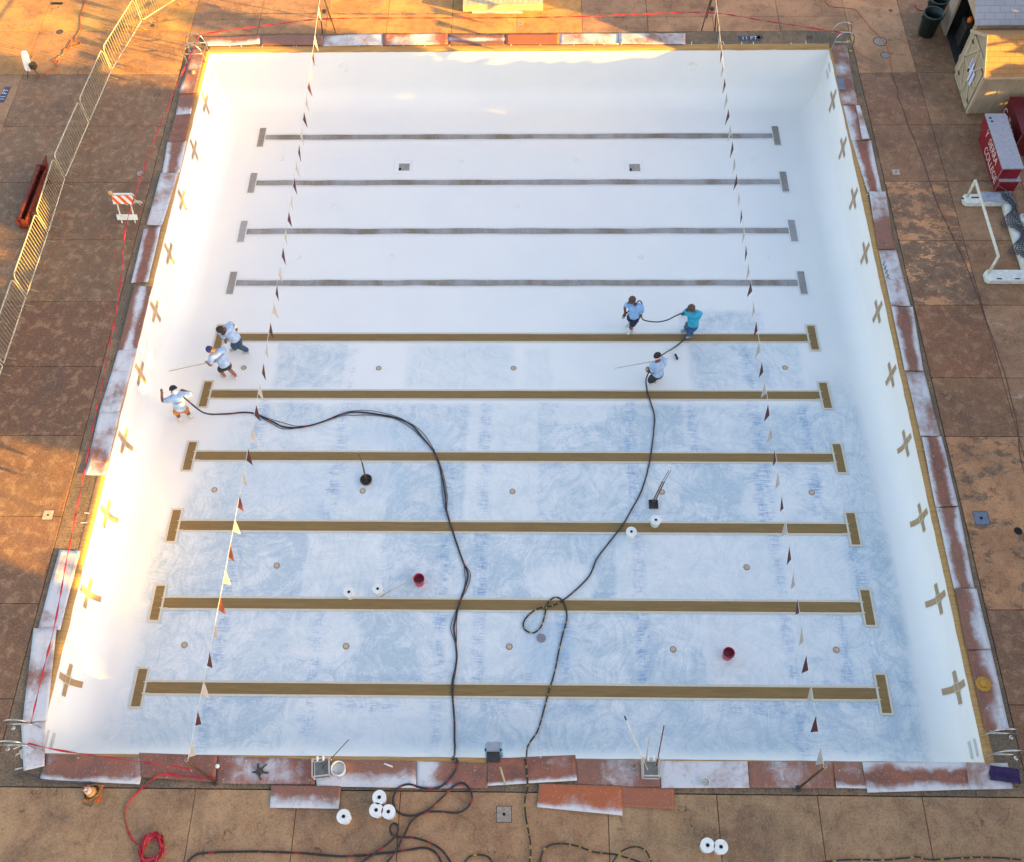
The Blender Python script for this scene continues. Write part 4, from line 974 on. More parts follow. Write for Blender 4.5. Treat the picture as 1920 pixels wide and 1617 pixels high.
# pipes on the near coping
stick(G(938, 1439, .28), G(948, 1472, .04), .022, M('pale_pipe', (.5, .42, .25), (.4, .35, .25), 9, .5), 'short tan pipe stub standing on the near coping beside the yellow hose', 'pipe', 'pipe_stub')
stick(G(720, 1432, .05), G(736, 1438, .05), .018, WHITEP, 'small pale pipe fitting lying on the near coping board', 'pipe', 'pipe_stub')
stick(G(1537, 1443, .3), G(1548, 1440, .3), .03, GALV, 'short grey collar lying on the board under the right post', 'collar', 'pipe_collar')
# traffic cone with cord round its foot
c = Vector((1.62, -.90, 0)); sp = empty('traffic_cone', c, 'faded orange and white traffic cone on the near deck with cord wrapped round its foot', 'traffic cone')
mb = MB(); mb.box(c.x - .19, c.x + .19, c.y - .19, c.y + .19, 0, .03); mb.build('base', ORANGE, sp)
mb = MB(); mb.lathe(c, [(.15, .03), (.115, .2), (.10, .27)], 22); mb.build('cone_body', M('faded_orange', (.62, .30, .08), (.5, .22, .06), 7, .5), sp, smooth=True)
mb = MB(); mb.lathe(c, [(.101, .27), (.065, .45)], 22); mb.build('white_band', M('pinkish_white', (.70, .52, .42), (.62, .45, .36), 6, .5), sp, smooth=True)
mb = MB(); mb.lathe(c, [(.065, .45), (.055, .5)], 22); mb.build('body_gap', M('tan_cone', (.45, .30, .14), None, 6, .5), sp, smooth=True)
mb = MB(); mb.lathe(c, [(.055, .5), (.032, .62)], 22); mb.build('white_band', M('pinkish_white2', (.66, .48, .40), None, 6, .5), sp, smooth=True)
mb = MB(); mb.lathe(c, [(.032, .62), (.025, .68), (.012, .68)], 18); mb.build('tip', M('dark_tip', (.20, .04, .02), None, 6, .5), sp, smooth=True)
pts = []
for k in range(90):
    a = k * .35; rr = .17 + .03 * math.sin(k * .7); pts.append(c + Vector((rr * math.cos(a) + .02, rr * math.sin(a), .04 + .0016 * k)))
pts += [c + Vector((.05, -.24, .02)), c + Vector((.0, -.30, .015)), c + Vector((-.04, -.27, .015)), c + Vector((-.12, -.26, .015)), c + Vector((-.20, -.22, .012))]
o = hose('cord_coil', pts, .012, M('olive_cord', (.20, .15, .06), (.13, .10, .05), 8, .5), 'olive cord coiled round the foot of the traffic cone', 'cord')
# wet debris in the near left corner
o = hose('drain_hose', [G(28, 1456, .03), G(50, 1453, .04), (G(75, 1462, .03)), G(90, 1464, .03), G(130, 1467, .02), G(170, 1468, .02)], .03, BRD, 'dark brown flattened hose in the near left corner of the coping', 'hose')
mb = MB()
for x, y in ((30, 1402), (34, 1413), (33, 1440)):
    a = G(x - 5, y + 3, .012); b = G(x + 9, y - 3 if y < 1420 else y, .012); mb.bar(a, b, .03, .004)
mb.add([G(36, 1408, .01), G(42, 1404, .01), G(44, 1425, .01), G(39, 1422, .01)], [(0, 1, 2, 3)])
setp(mb.build('tape_scraps', TAPEB, loc=G(34, 1415)), 'scraps of pale masking tape on the coping at the near left corner', 'tape scraps')
# straw hat
c = G(1844, 1283, .06); sp = empty('straw_hat', c, 'yellow straw hat lying on the red brown board on the right coping', 'hat')
STRAW = M('straw', (.52, .27, .04), (.42, .20, .03), 25, .7, .4)
mb = MB(); prof = [(.19, .0), (.19, .008), (.15, .002), (.095, .006), (.088, .07), (.07, .10), (.0001, .095)]; mb.lathe(c, prof, 30); mb.build('brim_and_crown', STRAW, sp, smooth=True)
mb = MB(); mb.lathe(c, [(.097, .006), (.094, .03), (.090, .03)], 30); mb.build('band', BROWNM, sp)
# purple cloth
c = G(1880, 1452, .06); vs = []; nn = 12
cq = [G(1855, 1435, .06), G(1910, 1444, .06), G(1914, 1471, .06), G(1855, 1462, .06)]
for j in range(nn + 1):
    for i in range(nn + 1):
        u, w_ = i / nn, j / nn; p = cq[0].lerp(cq[1], u).lerp(cq[3].lerp(cq[2], u), w_); p += Vector((.02 * noise.noise(p * 7), .02 * noise.noise(p * 7 + Vector((3, 3, 3))), .045 * abs(noise.noise(p * 6)) + .02 * math.sin(w_ * 9))); vs.append(p)
o = mesh('cloth', vs, [(j * 13 + i, j * 13 + i + 1, (j + 1) * 13 + i + 1, (j + 1) * 13 + i) for j in range(12) for i in range(12)], M('purple_cloth', (.035, .014, .085), (.022, .008, .055), 9, .8, .3), loc=c, smooth=True)
o.modifiers.new('t', 'SOLIDIFY').thickness = .008; setp(o, 'crumpled purple cloth lying at the near right corner', 'cloth')
# marks and small plates on the deck
def plate(px, py, s, mat, lab, hole=True, z=.004, cat='cover plate', rim=None):
    c = G(px, py); sp = empty('cover_plate', c, lab, cat, 'small cover plates set in the deck')
    mb = MB(); mb.box(c.x - s, c.x + s, c.y - s, c.y + s, -.004, z); mb.build('plate', mat, sp)
    if rim:
        mb = MB(); w_ = .015
        for a, b, cc, d in ((-s - w_, s + w_, s, s + w_), (-s - w_, s + w_, -s - w_, -s), (-s - w_, -s, -s, s), (s, s + w_, -s, s)): mb.box(c.x + a, c.x + b, c.y + cc, c.y + d, -.004, z - .002)
        mb.build('rim', rim, sp)
    if hole: mb = MB(); disc(mb, c + Vector((0, 0, z + .002)), 0, s * .22, 14); mb.build('lifting_hole', HOLE, sp)
PT = M('pale_tile', (.5, .42, .33), (.36, .29, .22), 14, .6)
plate(90, 966, .14, PT, 'pale chipped square plate on the sunlit left deck', rim=DARK)
plate(1680, 323, .12, PT, 'pale square plate with a dark centre on the right deck below the shed')
plate(945, 1527, .17, PLATE, 'tan square plate flush with the near deck', rim=MJ)
plate(1840, 972, .19, PLATE_B, 'blue grey square cover plate on the right deck', rim=DARK)
plate(975, 44, .11, PLATE, 'small tan square plate on the far deck below the platform')
for px, py, r, mat, lab in [(263, 325, .13, PLATE, 'round grey lid on the left deck beside the red tape'), (112, 60, .12, BRD, 'dark oval lid on the sunlit upper left deck'), (286, 48, .08, BRD, 'small dark lid near the far barrier panels'), (1650, 78, .22, M('pale_mark', (.38, .30, .24), None, 6, .7), 'faint round mark on the peach slab beside the orange cord'),
                            (1670, 20, .07, M('green_ring', (.05, .09, .04), None, 5, .6), 'small green lid at the top right deck'), (1909, 996, .10, HOLE, 'small black hole cover at the right edge'), (1660, 104, .16, M('grey_mark', (.28, .25, .24), None, 6, .6), 'grey round lid on the peach slab below the faint mark')]:
    c = G(px, py); sp = empty('round_cover', c, lab, 'round cover', 'round covers set in the deck'); mb = MB(); mb.lathe(c, [(r, -.002), (r, .003), (.0001, .004)], 22); mb.build('lid', mat, sp)
    mb = MB(); disc(mb, c + Vector((0, 0, .002)), r, r * 1.14, 22); mb.build('rim', MJ, sp)
mb = MB(); c = G(107, 7); mb.box(c.x - .22, c.x + .22, c.y - .06, c.y + .06, .0, .012); setp(mb.build('floor_slot', HOLE, loc=c), 'dark slot cover at the top of the upper left deck', 'slot cover')
def text(s, size, mat, M4, parent, name='lettering', ext=.002):
    cu = D.curves.new(name, 'FONT'); cu.body = s; cu.size = size; cu.extrude = ext; cu.align_x = 'CENTER'; cu.align_y = 'CENTER'
    cu.materials.append(mat); o = D.objects.new(name, cu); COL.objects.link(o)
    dg = bpy.context.evaluated_depsgraph_get(); dg.update(); me = D.meshes.new_from_object(o.evaluated_get(dg)); me.name = name
    D.objects.remove(o); me.transform(Matrix.Translation(-origin(parent)) @ M4)
    o = D.objects.new(name, me); COL.objects.link(o); o.parent = parent
    if not me.materials: me.materials.append(mat)
    return o
for (px, py, ang, lab) in ((8, 178, math.pi / 2 - .06, 'blue and white depth marker tiles at the left edge'), (1405, 72, 0, 'blue and white depth marker tiles on the far coping')):
    c = G(px, py); sp = empty('depth_marker', c, lab, 'depth marker'); R = Matrix.Translation(c) @ Matrix.Rotation(ang, 4, 'Z')
    mb = MB(); mb.box(-.40, .40, -.12, .12, -.004, .006, R); mb.build('tile', TILE_B, sp)
    text('11 FT', .25, TILE_W, R @ Matrix.Translation((0, 0, .008)), sp)
for px, py in ((1425, 75), (1518, 75)):
    c = G(px, py - 5); mb = MB(); mb.box(c.x - .11, c.x + .11, c.y - .09, c.y + .09, -.002, .006); setp(mb.build('red_tile', M('red_tile', (.09, .03, .03), None, 6, .5), loc=c), 'dark red square tile on the bare far coping' if px > 1500 else 'dark red square tile on the far coping beside the depth marker', 'tile')
mb = MB(); c = G(1577, 158, .05); mb.box(c.x - .12, c.x + .12, c.y - .30, c.y + .30, c.z + .005, c.z + .012); setp(mb.build('grey_card', M('blue_grey_card', (.16, .19, .25), None, 5, .6), loc=c), 'blue grey card lying on the board at the far right corner', 'card')
mb = MB(); c = G(362, 137, .03); mb.lathe(c, [(.09, 0), (.085, .05), (.05, .08), (.0001, .085)], 16); setp(mb.build('plaster_lump', M('tan_lump', (.45, .27, .17), None, 6, .6), loc=c, smooth=True), 'tan lump on the board at the far left corner', 'plaster lump')
# scribble on the silvery board
pts = [G(1656 + 3 * math.sin(k * .9) + k * .35, 490 + k * 1.15 + 2 * math.cos(k * 1.7), .075) for k in range(30)]
o = hose('black_cord', pts, .008, DARK, 'black scribbled cord on the silvery board on the right coping', 'cord')

# ------------------------------------------------------------------ wooden platform at the top
PLK = M('sunlit_plank', (.56, .47, .32), (.46, .37, .24), 5, .6, .2)
sp = empty('wooden_platform', (10.87, 27.5, 0), 'low slatted wooden platform at the top edge behind the far coping', 'platform')
mb = MB(); mb.box(9.36, 12.38, 27.50, 27.56, .02, .30); mb.build('fascia', PLK, sp)
for i in range(16):
    x = 9.36 + i * (3.02 / 16); mb = MB(); mb.box(x + .006, x + 3.02 / 16 - .006, 27.48, 29.2, .302, .335); mb.build('slat', PLK, sp)
mb = MB(); mb.box(9.40, 9.46, 27.56, 29.1, 0, .30); mb.box(12.28, 12.34, 27.56, 29.1, 0, .30); mb.box(9.46, 12.28, 29.04, 29.1, 0, .30); mb.build('side_board', PLK, sp)
mb = MB(); mb.box(9.7, 11.6, 27.42, 27.50, .0, .03); mb.build('bottom_strip', WHITE_PAINT, sp)
# white panel stand, upper left
c = G(52, 140); sp = empty('panel_stand', c, 'white oblong panel leaning on dark tripod legs in the sunlit upper left', 'panel stand')
a = G(54, 134, .25); b = G(44, 95, .95)
vs = []; ax = (b - a); ln = ax.length; ax.normalize(); rt = Vector((1, .15, 0)).normalized(); nn_ = ax.cross(rt).normalized()
for s_ in (0, 1):
    for k in range(20):
        t_ = 2 * math.pi * k / 20; vs.append(a + ax * (ln / 2 + ln / 2 * math.copysign(abs(math.sin(t_)) ** .6, math.sin(t_))) + rt * .13 * math.copysign(abs(math.cos(t_)) ** .6, math.cos(t_)) + nn_ * (.035 * s_))
mb = MB(); mb.add(vs, [tuple(range(19, -1, -1)), tuple(range(20, 40))] + [(k, (k + 1) % 20, 20 + (k + 1) % 20, 20 + k) for k in range(20)]); mb.build('panel', WHITEP, sp)
mid_ = a.lerp(b, .4)
for tx_, ty_ in ((52, 147), (74, 143), (60, 105)):
    e = G(tx_, ty_, 0.02); mb = MB(); mb.tube([mid_ + Vector((.05, .03, 0)), e], .016, 7); mb.build('leg', DARK, sp)
mb = MB(); q = G(60, 122, .45); mb.box(q.x - .08, q.x + .12, q.y - .1, q.y + .1, .32, .52); mb.build('control_box', BROWNM, sp)

# ------------------------------------------------------------------ water polo goals
NET = M('dark_net', (.05, .05, .065), (.10, .10, .12), 30, .8)
TARP = M('grey_tarp', (.34, .36, .43), (.26, .28, .34), 6, .6, .2)
def goal(ox, oy, lab, full):
    def o_(x, y, z): return Vector((x + ox, y + oy, z))
    sp = empty('polo_goal', o_(26.2, 14.8, 0), lab, 'goal', 'floating water polo goals')
    mb = MB(); mb.tube([o_(26.18, 17.88, .18), o_(26.20, 17.95, .86)], .045, 8); mb.tube([o_(26.20, 17.95, .86), o_(26.20, 14.80, .88)], .045, 8); mb.tube([o_(26.20, 14.80, .88), o_(26.16, 14.72, .18)], .045, 8)
    mb.build('goal_frame', CREAM, sp, smooth=True)
    def flt(x0, x1, y0, y1, h=.2, ch=.09):
        m_ = MB(); P = [(x0 + ch, y0), (x1, y0), (x1, y1), (x0 + ch, y1), (x0, y1 - ch), (x0, y0 + ch)]
        n = len(P); vs = [o_(x, y, .02) for x, y in P] + [o_(x, y, h - .03) for x, y in P] + [o_(x + (.03 if x < (x0 + x1) / 2 else -.03), y + (.03 if y < (y0 + y1) / 2 else -.03), h) for x, y in P]
        fs = [tuple(range(n - 1, -1, -1)), tuple(range(2 * n, 3 * n))]
        for r_ in (0, 1): fs += [(r_ * n + k, r_ * n + (k + 1) % n, (r_ + 1) * n + (k + 1) % n, (r_ + 1) * n + k) for k in range(n)]
        m_.add(vs, fs); m_.build('float', WHITE_PAINT, sp)
    flt(26.05, 28.2, 14.42, 14.86); flt(26.05, 27.62, 17.62, 18.02)
    m_ = MB(); m_.box(27.28 + ox, 27.60 + ox, 14.87 + oy, 17.61 + oy, .02, .19); m_.build('float', WHITE_PAINT, sp)
    for xs in (26.35, 26.9): 
        m_ = MB(); m_.box(xs + ox, xs + ox + .16, 14.46 + oy, 14.50 + oy, .201, .206); m_.build('slot', HOLE, sp)
    if full:
        q = o_(26.2, 17.86, .21); m_ = MB(); m_.box(q.x - .22, q.x + .02, q.y - .05, q.y - .01, .15, .19); m_.box(q.x + .10, q.x + .34, q.y - .05, q.y - .01, .203, .22); m_.build('strap', DARK, sp)
        # net slung along the back float
        vs = []; nu, nv = 36, 8
        for i in range(nu + 1):
            u = i / nu; y = 17.98 - 3.0 * u
            sag = .5 + .5 * math.cos(u * 2 * math.pi * 2.6)
            for j in range(nv + 1):
                w_ = j / nv; x = 27.62 - (.12 + .42 * sag) * w_ + .02 * math.sin(i * 1.3 + j); z = .235 + .03 * math.sin(w_ * 3) + .01 * math.sin(i * 2.1 + j * 1.7) - (.0 if x > 27.26 else .2 * min(1, (27.26 - x) * 6))
                vs.append(o_(x, y, max(z, .03)))
        fs = []
        o = mesh('net', vs, [(i * 9 + j, i * 9 + j + 1, i * 9 + j + 10, i * 9 + j + 9) for i in range(nu) for j in range(nv)], NET, sp, smooth=True)
        o.modifiers.new('wire', 'WIREFRAME').thickness = .028
        m_ = MB(); vs = [];
        for i in range(9):
            for j in range(6):
                u, w_ = i / 8, j / 5; vs.append(o_(26.62 + .98 * u, 17.60 + .44 * w_ + .03 * math.sin(i), .225 + .03 * abs(math.sin(u * 7 + w_ * 4))))
        m_.add(vs, [(i * 6 + j, (i + 1) * 6 + j, (i + 1) * 6 + j + 1, i * 6 + j + 1) for i in range(8) for j in range(5)])
        t_ = m_.build('net_cover', TARP, sp, smooth=True); t_.modifiers.new('t', 'SOLIDIFY').thickness = .01
        m_ = MB(); m_.tube(spline([o_(26.4, 18.0, .86), o_(26.7, 18.1, .6), o_(27.2, 18.05, .45), o_(27.62, 17.7, .3), o_(27.6, 17.2, .3), o_(27.45, 16.9, .28)], .06), .014, 6); m_.build('net_cord', NET, sp)
goal(0, 0, 'white floating goal with cream bar and dark net bunched on its back float', True)
goal(1.62, -.85, 'second white goal mostly cut off by the right edge', False)

# ------------------------------------------------------------------ sheds
SID = M('beige_siding', (.42, .335, .235), (.37, .29, .20), 3, .6, .1)
TRIM = M('beige_trim', (.50, .41, .28), (.44, .35, .24), 3, .6, .1)
def shingle(name, a, b, pitch=.14):
    t = NT(name); v = t.coord('Object'); br = t.n('ShaderNodeTexBrick'); t.l(v, br.inputs['Vector'])
    br.inputs['Color1'].default_value = (*a, 1); br.inputs['Color2'].default_value = (*b, 1); br.inputs['Mortar'].default_value = (*[x * .6 for x in a], 1)
    br.inputs['Scale'].default_value = 1; br.inputs['Brick Width'].default_value = .34; br.inputs['Row Height'].default_value = pitch; br.inputs['Mortar Size'].default_value = .008
    n_ = t.noise(v, 30, 3, .7); t.col(t.mix(t.math('MULTIPLY', t.ramp(n_, .4, .7), .3), br.outputs['Color'], tuple(x * .6 for x in a))); t.rough(.85); t.bump(br.outputs['Fac'], .4, .01); return t.m
ROOF_A = shingle('brown_shingles', (.42, .215, .085), (.35, .18, .07)); ROOF_B = shingle('grey_shingles', (.36, .37, .42), (.31, .32, .37), .2)
SX0, SX1 = 27.08, 31.0; Y0, Y1, YR = 21.90, 23.82, 22.72
sp = empty('garden_shed', (27.08, 21.9, 0), 'beige wooden shed with barn doors, a paper notice and a sunlit orange roof', 'shed')
ZE, ZR = 1.90, 2.56
mb = MB(); P = [(Y0, .03), (Y1, .03), (Y1, ZE), (YR, ZR), (Y0, ZE)]
vs = [(SX0, y, z) for y, z in P] + [(SX1, y, z) for y, z in P]
mb.add(vs, [(4, 3, 2, 1, 0), (5, 6, 7, 8, 9)] + [(0, 1, 6, 5), (1, 2, 7, 6), (4, 0, 5, 9)]); mb.build('wall', SID, sp)
mb = MB()
for k in range(9):
    x = SX0 + .28 + k * .42; mb.box(x, x + .022, Y0 - .016, Y0, .05, ZE - .06)
mb.build('batten', TRIM, sp)
mb = MB(); e = .22
def roofq(y0, z0, y1, z1, t_=.04): 
    return [(SX0 - .1, y0, z0), (SX1, y0, z0), (SX1, y1, z1), (SX0 - .1, y1, z1), (SX0 - .1, y0, z0 + t_), (SX1, y0, z0 + t_), (SX1, y1, z1 + t_), (SX0 - .1, y1, z1 + t_)]
sl_ = (ZR - ZE) / (YR - Y0); fc = [(0, 3, 2, 1), (4, 5, 6, 7), (0, 1, 5, 4), (1, 2, 6, 5), (2, 3, 7, 6), (3, 0, 4, 7)]
mb.add(roofq(Y0 - e, ZE - e * sl_ + .015, YR, ZR + .015), fc); s2 = (ZR - ZE) / (Y1 - YR)
mb.add(roofq(Y1 + .1, ZE - .1 * s2 + .015, YR + .002, ZR + .016), fc); mb.build('roof', ROOF_A, sp)
mb = MB(); mb.bar((SX0 - .112, Y0 - e, ZE - e * sl_ + .01), (SX0 - .112, YR, ZR + .01), .02, .10, (0, -.5, 1)); mb.bar((SX0 - .112, YR, ZR + .01), (SX0 - .112, Y1 + .1, ZE - .1 * s2), .02, .10, (0, .5, 1)); mb.box(SX0 - .1, SX1, Y0 - e - .02, Y0 - e, ZE - e * sl_ - .03, ZE - e * sl_ + .05); mb.build('fascia', TRIM, sp)
YM = (Y0 + Y1) / 2
for (a, b_) in ((Y0 + .13, YM - .01), (YM + .01, Y1 - .13)):
    dsp = MB(); dsp.box(SX0 - .03, SX0 - .002, a, b_, .08, 1.92); dr = dsp.build('door', SID, sp)
    mb = MB(); x = SX0 - .045
    for ya, za, yb, zb in ((a + .04, .12, a + .04, 1.88), (b_ - .04, .12, b_ - .04, 1.88), (a, .12, b_, .12), (a, 1.88, b_, 1.88), (a, 1.0, b_, 1.0)): mb.bar((x, ya, za), (x, yb, zb), .02, .07, (0, 1, 0) if ya == yb else (0, 0, 1))
    mb.bar((x - .004, a + .05, .15), (x - .004, b_ - .05, .95), .018, .06); mb.bar((x - .004, b_ - .05, 1.05), (x - .004, a + .05, 1.85), .018, .06); mb.build('brace', TRIM, dr)
    mb = MB(); 
    for z in (.35, 1.65): mb.box(SX0 - .062, SX0 - .056, (a if a < YM - .3 else b_ - .22), (a + .22 if a < YM - .3 else b_), z, z + .05)
    mb.build('hinge', DARK, dr)
    if a > YM: mb = MB(); mb.lathe((SX0 - .08, a + .07, 1.02), [(.04, -.05), (.045, 0), (.03, .06)], 10); mb.build('padlock', DARK, dr)
mb = MB(); mb.box(SX0 - .02, SX0 + .06, Y0 - .02, Y0 + .09, .03, ZE - .05); mb.build('corner_board', TRIM, sp)
mb = MB(); mb.box(SX0 - .02, SX0 + .06, Y1 - .09, Y1 + .02, .03, ZE - .05); mb.build('corner_board', TRIM, sp)
PAPER = M('notice_paper', (.66, .68, .78), (.58, .62, .75), 5, .5); INK = M('blue_ink', (.04, .05, .30), None, 6, .5)
nt = empty('paper_notice', (SX0 - .07, 22.75, 1.25), 'white paper notice with blue lines taped to the shed doors', 'notice')
for (y0, y1, z0, z1) in ((22.42, 22.80, .75, 1.25), (22.72, 23.05, 1.0, 1.42)):
    mb = MB(); dx = .066 if y0 < 22.5 else .070; mb.box(SX0 - dx - .003, SX0 - dx, y0, y1, z0, z1); mb.build('sheet', PAPER, nt)
mb = MB(); mb.box(SX0 - .0755, SX0 - .0738, 22.60, 22.66, .78, 1.22); mb.box(SX0 - .0755, SX0 - .0738, 22.86, 22.90, 1.1, 1.40); mb.box(SX0 - .0755, SX0 - .0738, 22.94, 22.98, 1.12, 1.40); mb.build('blue_line', INK, nt)
# grey roofed shed behind it
B0, B1, BRg = 23.95, 26.65, 25.3; sp = empty('storage_shed', (27.15, 24, 0), 'taller shed with grey shingled roof and wide open dark doorway', 'shed')
ZB, ZBR = 2.12, 2.95; mb = MB(); X = 27.15
mb.box(X, X + .06, B0, 24.22, .02, ZB); mb.box(X, X + .06, 25.98, B1, .02, ZB); mb.box(X + .06, 31, B0, B0 + .05, .02, ZB); mb.box(X + .06, 31, B1 - .05, B1, .02, ZB); mb.box(X, X + .06, 24.22, 25.98, 1.95, ZB)
mb.add([(X, B0, ZB), (X, B1, ZB), (X, BRg, ZBR), (X + .06, B0, ZB), (X + .06, B1, ZB), (X + .06, BRg, ZBR)], [(0, 2, 1), (3, 4, 5)]); mb.build('wall', SID, sp)
mb = MB(); s3 = (ZBR - ZB) / (BRg - B0)
def rq(y0, z0, y1, z1, t_=.05): return [(X - .15, y0, z0), (31, y0, z0), (31, y1, z1), (X - .15, y1, z1), (X - .15, y0, z0 + t_), (31, y0, z0 + t_), (31, y1, z1 + t_), (X - .15, y1, z1 + t_)]
mb.add(rq(B0 - .1, ZB - .1 * s3 + .02, BRg, ZBR + .02), fc); mb.add(rq(B1 + .2, ZB - .2 * s3 + .02, BRg + .002, ZBR + .021), fc); mb.build('roof', ROOF_B, sp)
mb = MB(); mb.box(X - .15, 31, BRg - .12, BRg + .12, ZBR + .03, ZBR + .09); mb.build('ridge_cap', WHITE_PAINT, sp)
mb = MB(); mb.box(X + .08, 30.9, B0 + .06, B1 - .06, .022, .03); mb.build('floor', DARK, sp)
mb = MB(); mb.box(X + .75, X + .81, B0 + .06, B1 - .06, .03, ZB + .1); mb.box(X + .08, X + .75, B0 + .06, B0 + .08, .03, ZB); mb.box(X + .08, X + .75, B1 - .08, B1 - .06, .03, ZB); mb.box(X + .08, X + .8, B0 + .1, B1 - .1, ZB + .02, ZB + .04); mb.build('back_partition', DARK, sp)  # dark lining added so the open doorway reads as black shade
mb = MB(); mb.box(X - .02, X - .0, 25.98, 26.62, .03, 2.0); mb.build('jamb_panel', M('pink_beige', (.36, .28, .23), None, 3, .6), sp)
for px, py, z, lab, mat in ((1785, 20, 1.0, '', 0),):
    pass
def clutter(x, y, z, s, mat, lab, nm):
    mb = MB(); mb.lathe((x, y, z), [(s, 0), (s * 1.1, s), (s * .7, s * 1.8), (.0001, s * 1.9)], 10); setp(mb.build(nm, mat, loc=(x, y, z), smooth=True), lab, nm.replace('_', ' '))
clutter(27.5, 24.7, .03, .12, TARP, 'pale rag heap on the floor inside the open shed', 'rag_heap')
clutter(27.65, 25.6, .9, .1, ORANGE, 'orange float inside the open shed', 'float')
mb = MB(); mb.box(27.5, 27.85, 25.3, 25.9, .03, .9); setp(mb.build('dark_cabinet', DARK, loc=(27.7, 25.3, 0)), 'dark cabinet inside the open shed', 'cabinet')
# bins
GREEN = M('dark_green_plastic', (.008, .022, .02), (.012, .032, .028), 6, .45)
for (x, y, lab) in ((26.50, 26.12, 'dark green bin standing in front of the open shed, the nearer of two'), (26.88, 26.95, 'dark green bin behind the first one at the top edge')):
    c = Vector((x, y, 0)); sp = empty('waste_bin', c, lab, 'waste bin', 'dark green bins by the open shed')
    mb = MB(); mb.lathe(c, [(.28, 0), (.355, .82), (.375, .82), (.375, .90), (.34, .90), (.31, .5), (.26, .03), (.0001, .03)], 28); mb.build('barrel', GREEN, sp, smooth=True)
    mb = MB(); mb.lathe(c + Vector((0, 0, .45)), [(.25, 0), (.15, .1), (.0001, .12)], 16); mb.build('rubbish', M('bin_contents', (.03, .02, .015), (.25, .08, .02), 6, .6), sp, smooth=True)
    for s in (-1, 1): mb = MB(); mb.bar(c + Vector((s * .37, -.06, .72)), c + Vector((s * .37, .06, .72)), .04, .03); mb.build('handle', GREEN, sp)
# crimson boxes with lettering
LET = M('white_lettering', (.78, .62, .58), None, 5, .5)
def cbox(x0, x1, y0, y1, z0, z1, lab, txt, tz, size, lidm=None, case=None):
    sp = empty('starting_box', (x0, y0, z0), lab, 'box', 'crimson boxes with grey lids')
    mb = MB(); mb.box(x0, x1, y0, y1, z0 + .01, z1 - .045); mb.build('case', case or CRIM, sp)
    mb = MB(); mb.box(x0 - .02, x1 + .02, y0 - .03, y1 + .03, z1 - .045, z1); 
    mb.build('lid', lidm or GREYP, sp)
    mb = MB()
    for x in (x0, x1): mb.box(x - .004, x + .012 if x == x0 else x + .004, y0 - .006, y0 - .001, z0 + .02, z1 - .05)
    mb.build('edge_trim', M('edge_pink', (.6, .3, .3), None, 5, .5), sp)
    R = Matrix(((0, 0, -1, x0 - .003), (-1, 0, 0, (y0 + y1) / 2 + tz), (0, 1, 0, (z0 + z1) / 2 - .02), (0, 0, 0, 1)))
    text(txt, size, LET, R, sp)
    return sp
cbox(27.22, 27.86, 18.30, 20.72, 0, .50, 'lower crimson box with a grey lid lettered COLLEGE', 'COLLEGE', -.25, .36)
bx_ = cbox(27.12, 27.76, 18.36, 20.80, .502, 1.0, 'upper crimson box with a grey lid lettered SIERRA', 'Y  SIERRA', -.05, .34)
mb = MB(); mb.lathe((27.22, 20.62, 1.0), [(.045, 0), (.045, .01), (.0001, .01)], 14); mb.lathe((27.24, 20.46, 1.0), [(.04, 0), (.04, .01), (.0001, .01)], 14); mb.build('vent', DARK, bx_)
CRIM2 = M('dark_crimson', (.13, .006, .014), (.09, .005, .01), 4, .5)
cbox(28.12, 28.85, 19.9, 21.6, 0, 1.0, 'dark crimson box at the right edge behind the stacked pair', 'College', .2, .42, lidm=CRIM2, case=CRIM2)

# ------------------------------------------------------------------ workers
SKIN = M('skin_brown', (.20, .075, .04), (.16, .06, .032), 20, .5); SKIN2 = M('skin_tan', (.32, .13, .07), (.25, .10, .055), 20, .5)
SHIRT = M('pale_blue_shirt', (.42, .56, .74), (.28, .40, .60), 7, .75, .5); SHIRT2 = M('turquoise_shirt', (.03, .40, .60), (.02, .28, .45), 7, .75, .5); SHIRT3 = M('sky_blue_shirt', (.27, .47, .78), (.19, .35, .62), 7, .75, .5)
JEANS = M('dark_jeans', (.022, .05, .095), (.035, .075, .13), 7, .8, .3); JEANS2 = M('blue_jeans', (.03, .11, .24), (.02, .07, .16), 7, .8, .3); BLACKS = M('black_shorts', (.02, .02, .024), (.035, .033, .036), 6, .8, .2); NAVY = M('navy_shorts', (.012, .02, .06), None, 6, .8); ORSH = M('orange_shorts', (.62, .22, .02), (.42, .13, .02), 6, .8, .2)
BOOT = M('white_boot', (.66, .66, .64), (.5, .5, .49), 9, .6); SHOE = M('grey_shoe', (.30, .33, .37), (.42, .45, .5), 9, .6)
HAIR = M('dark_hair', (.02, .012, .012), (.035, .02, .018), 30, .8, .4); CAPN = M('navy_cap', (.015, .03, .18), None, 6, .7); CAPB = M('black_cap', (.015, .014, .016), None, 6, .7); CAMO = M('camo_cap', (.13, .075, .045), (.05, .035, .025), 30, .8, 0, 0, .45, .55); WHT = M('white_hood', (.78, .78, .77), None, 5, .7)
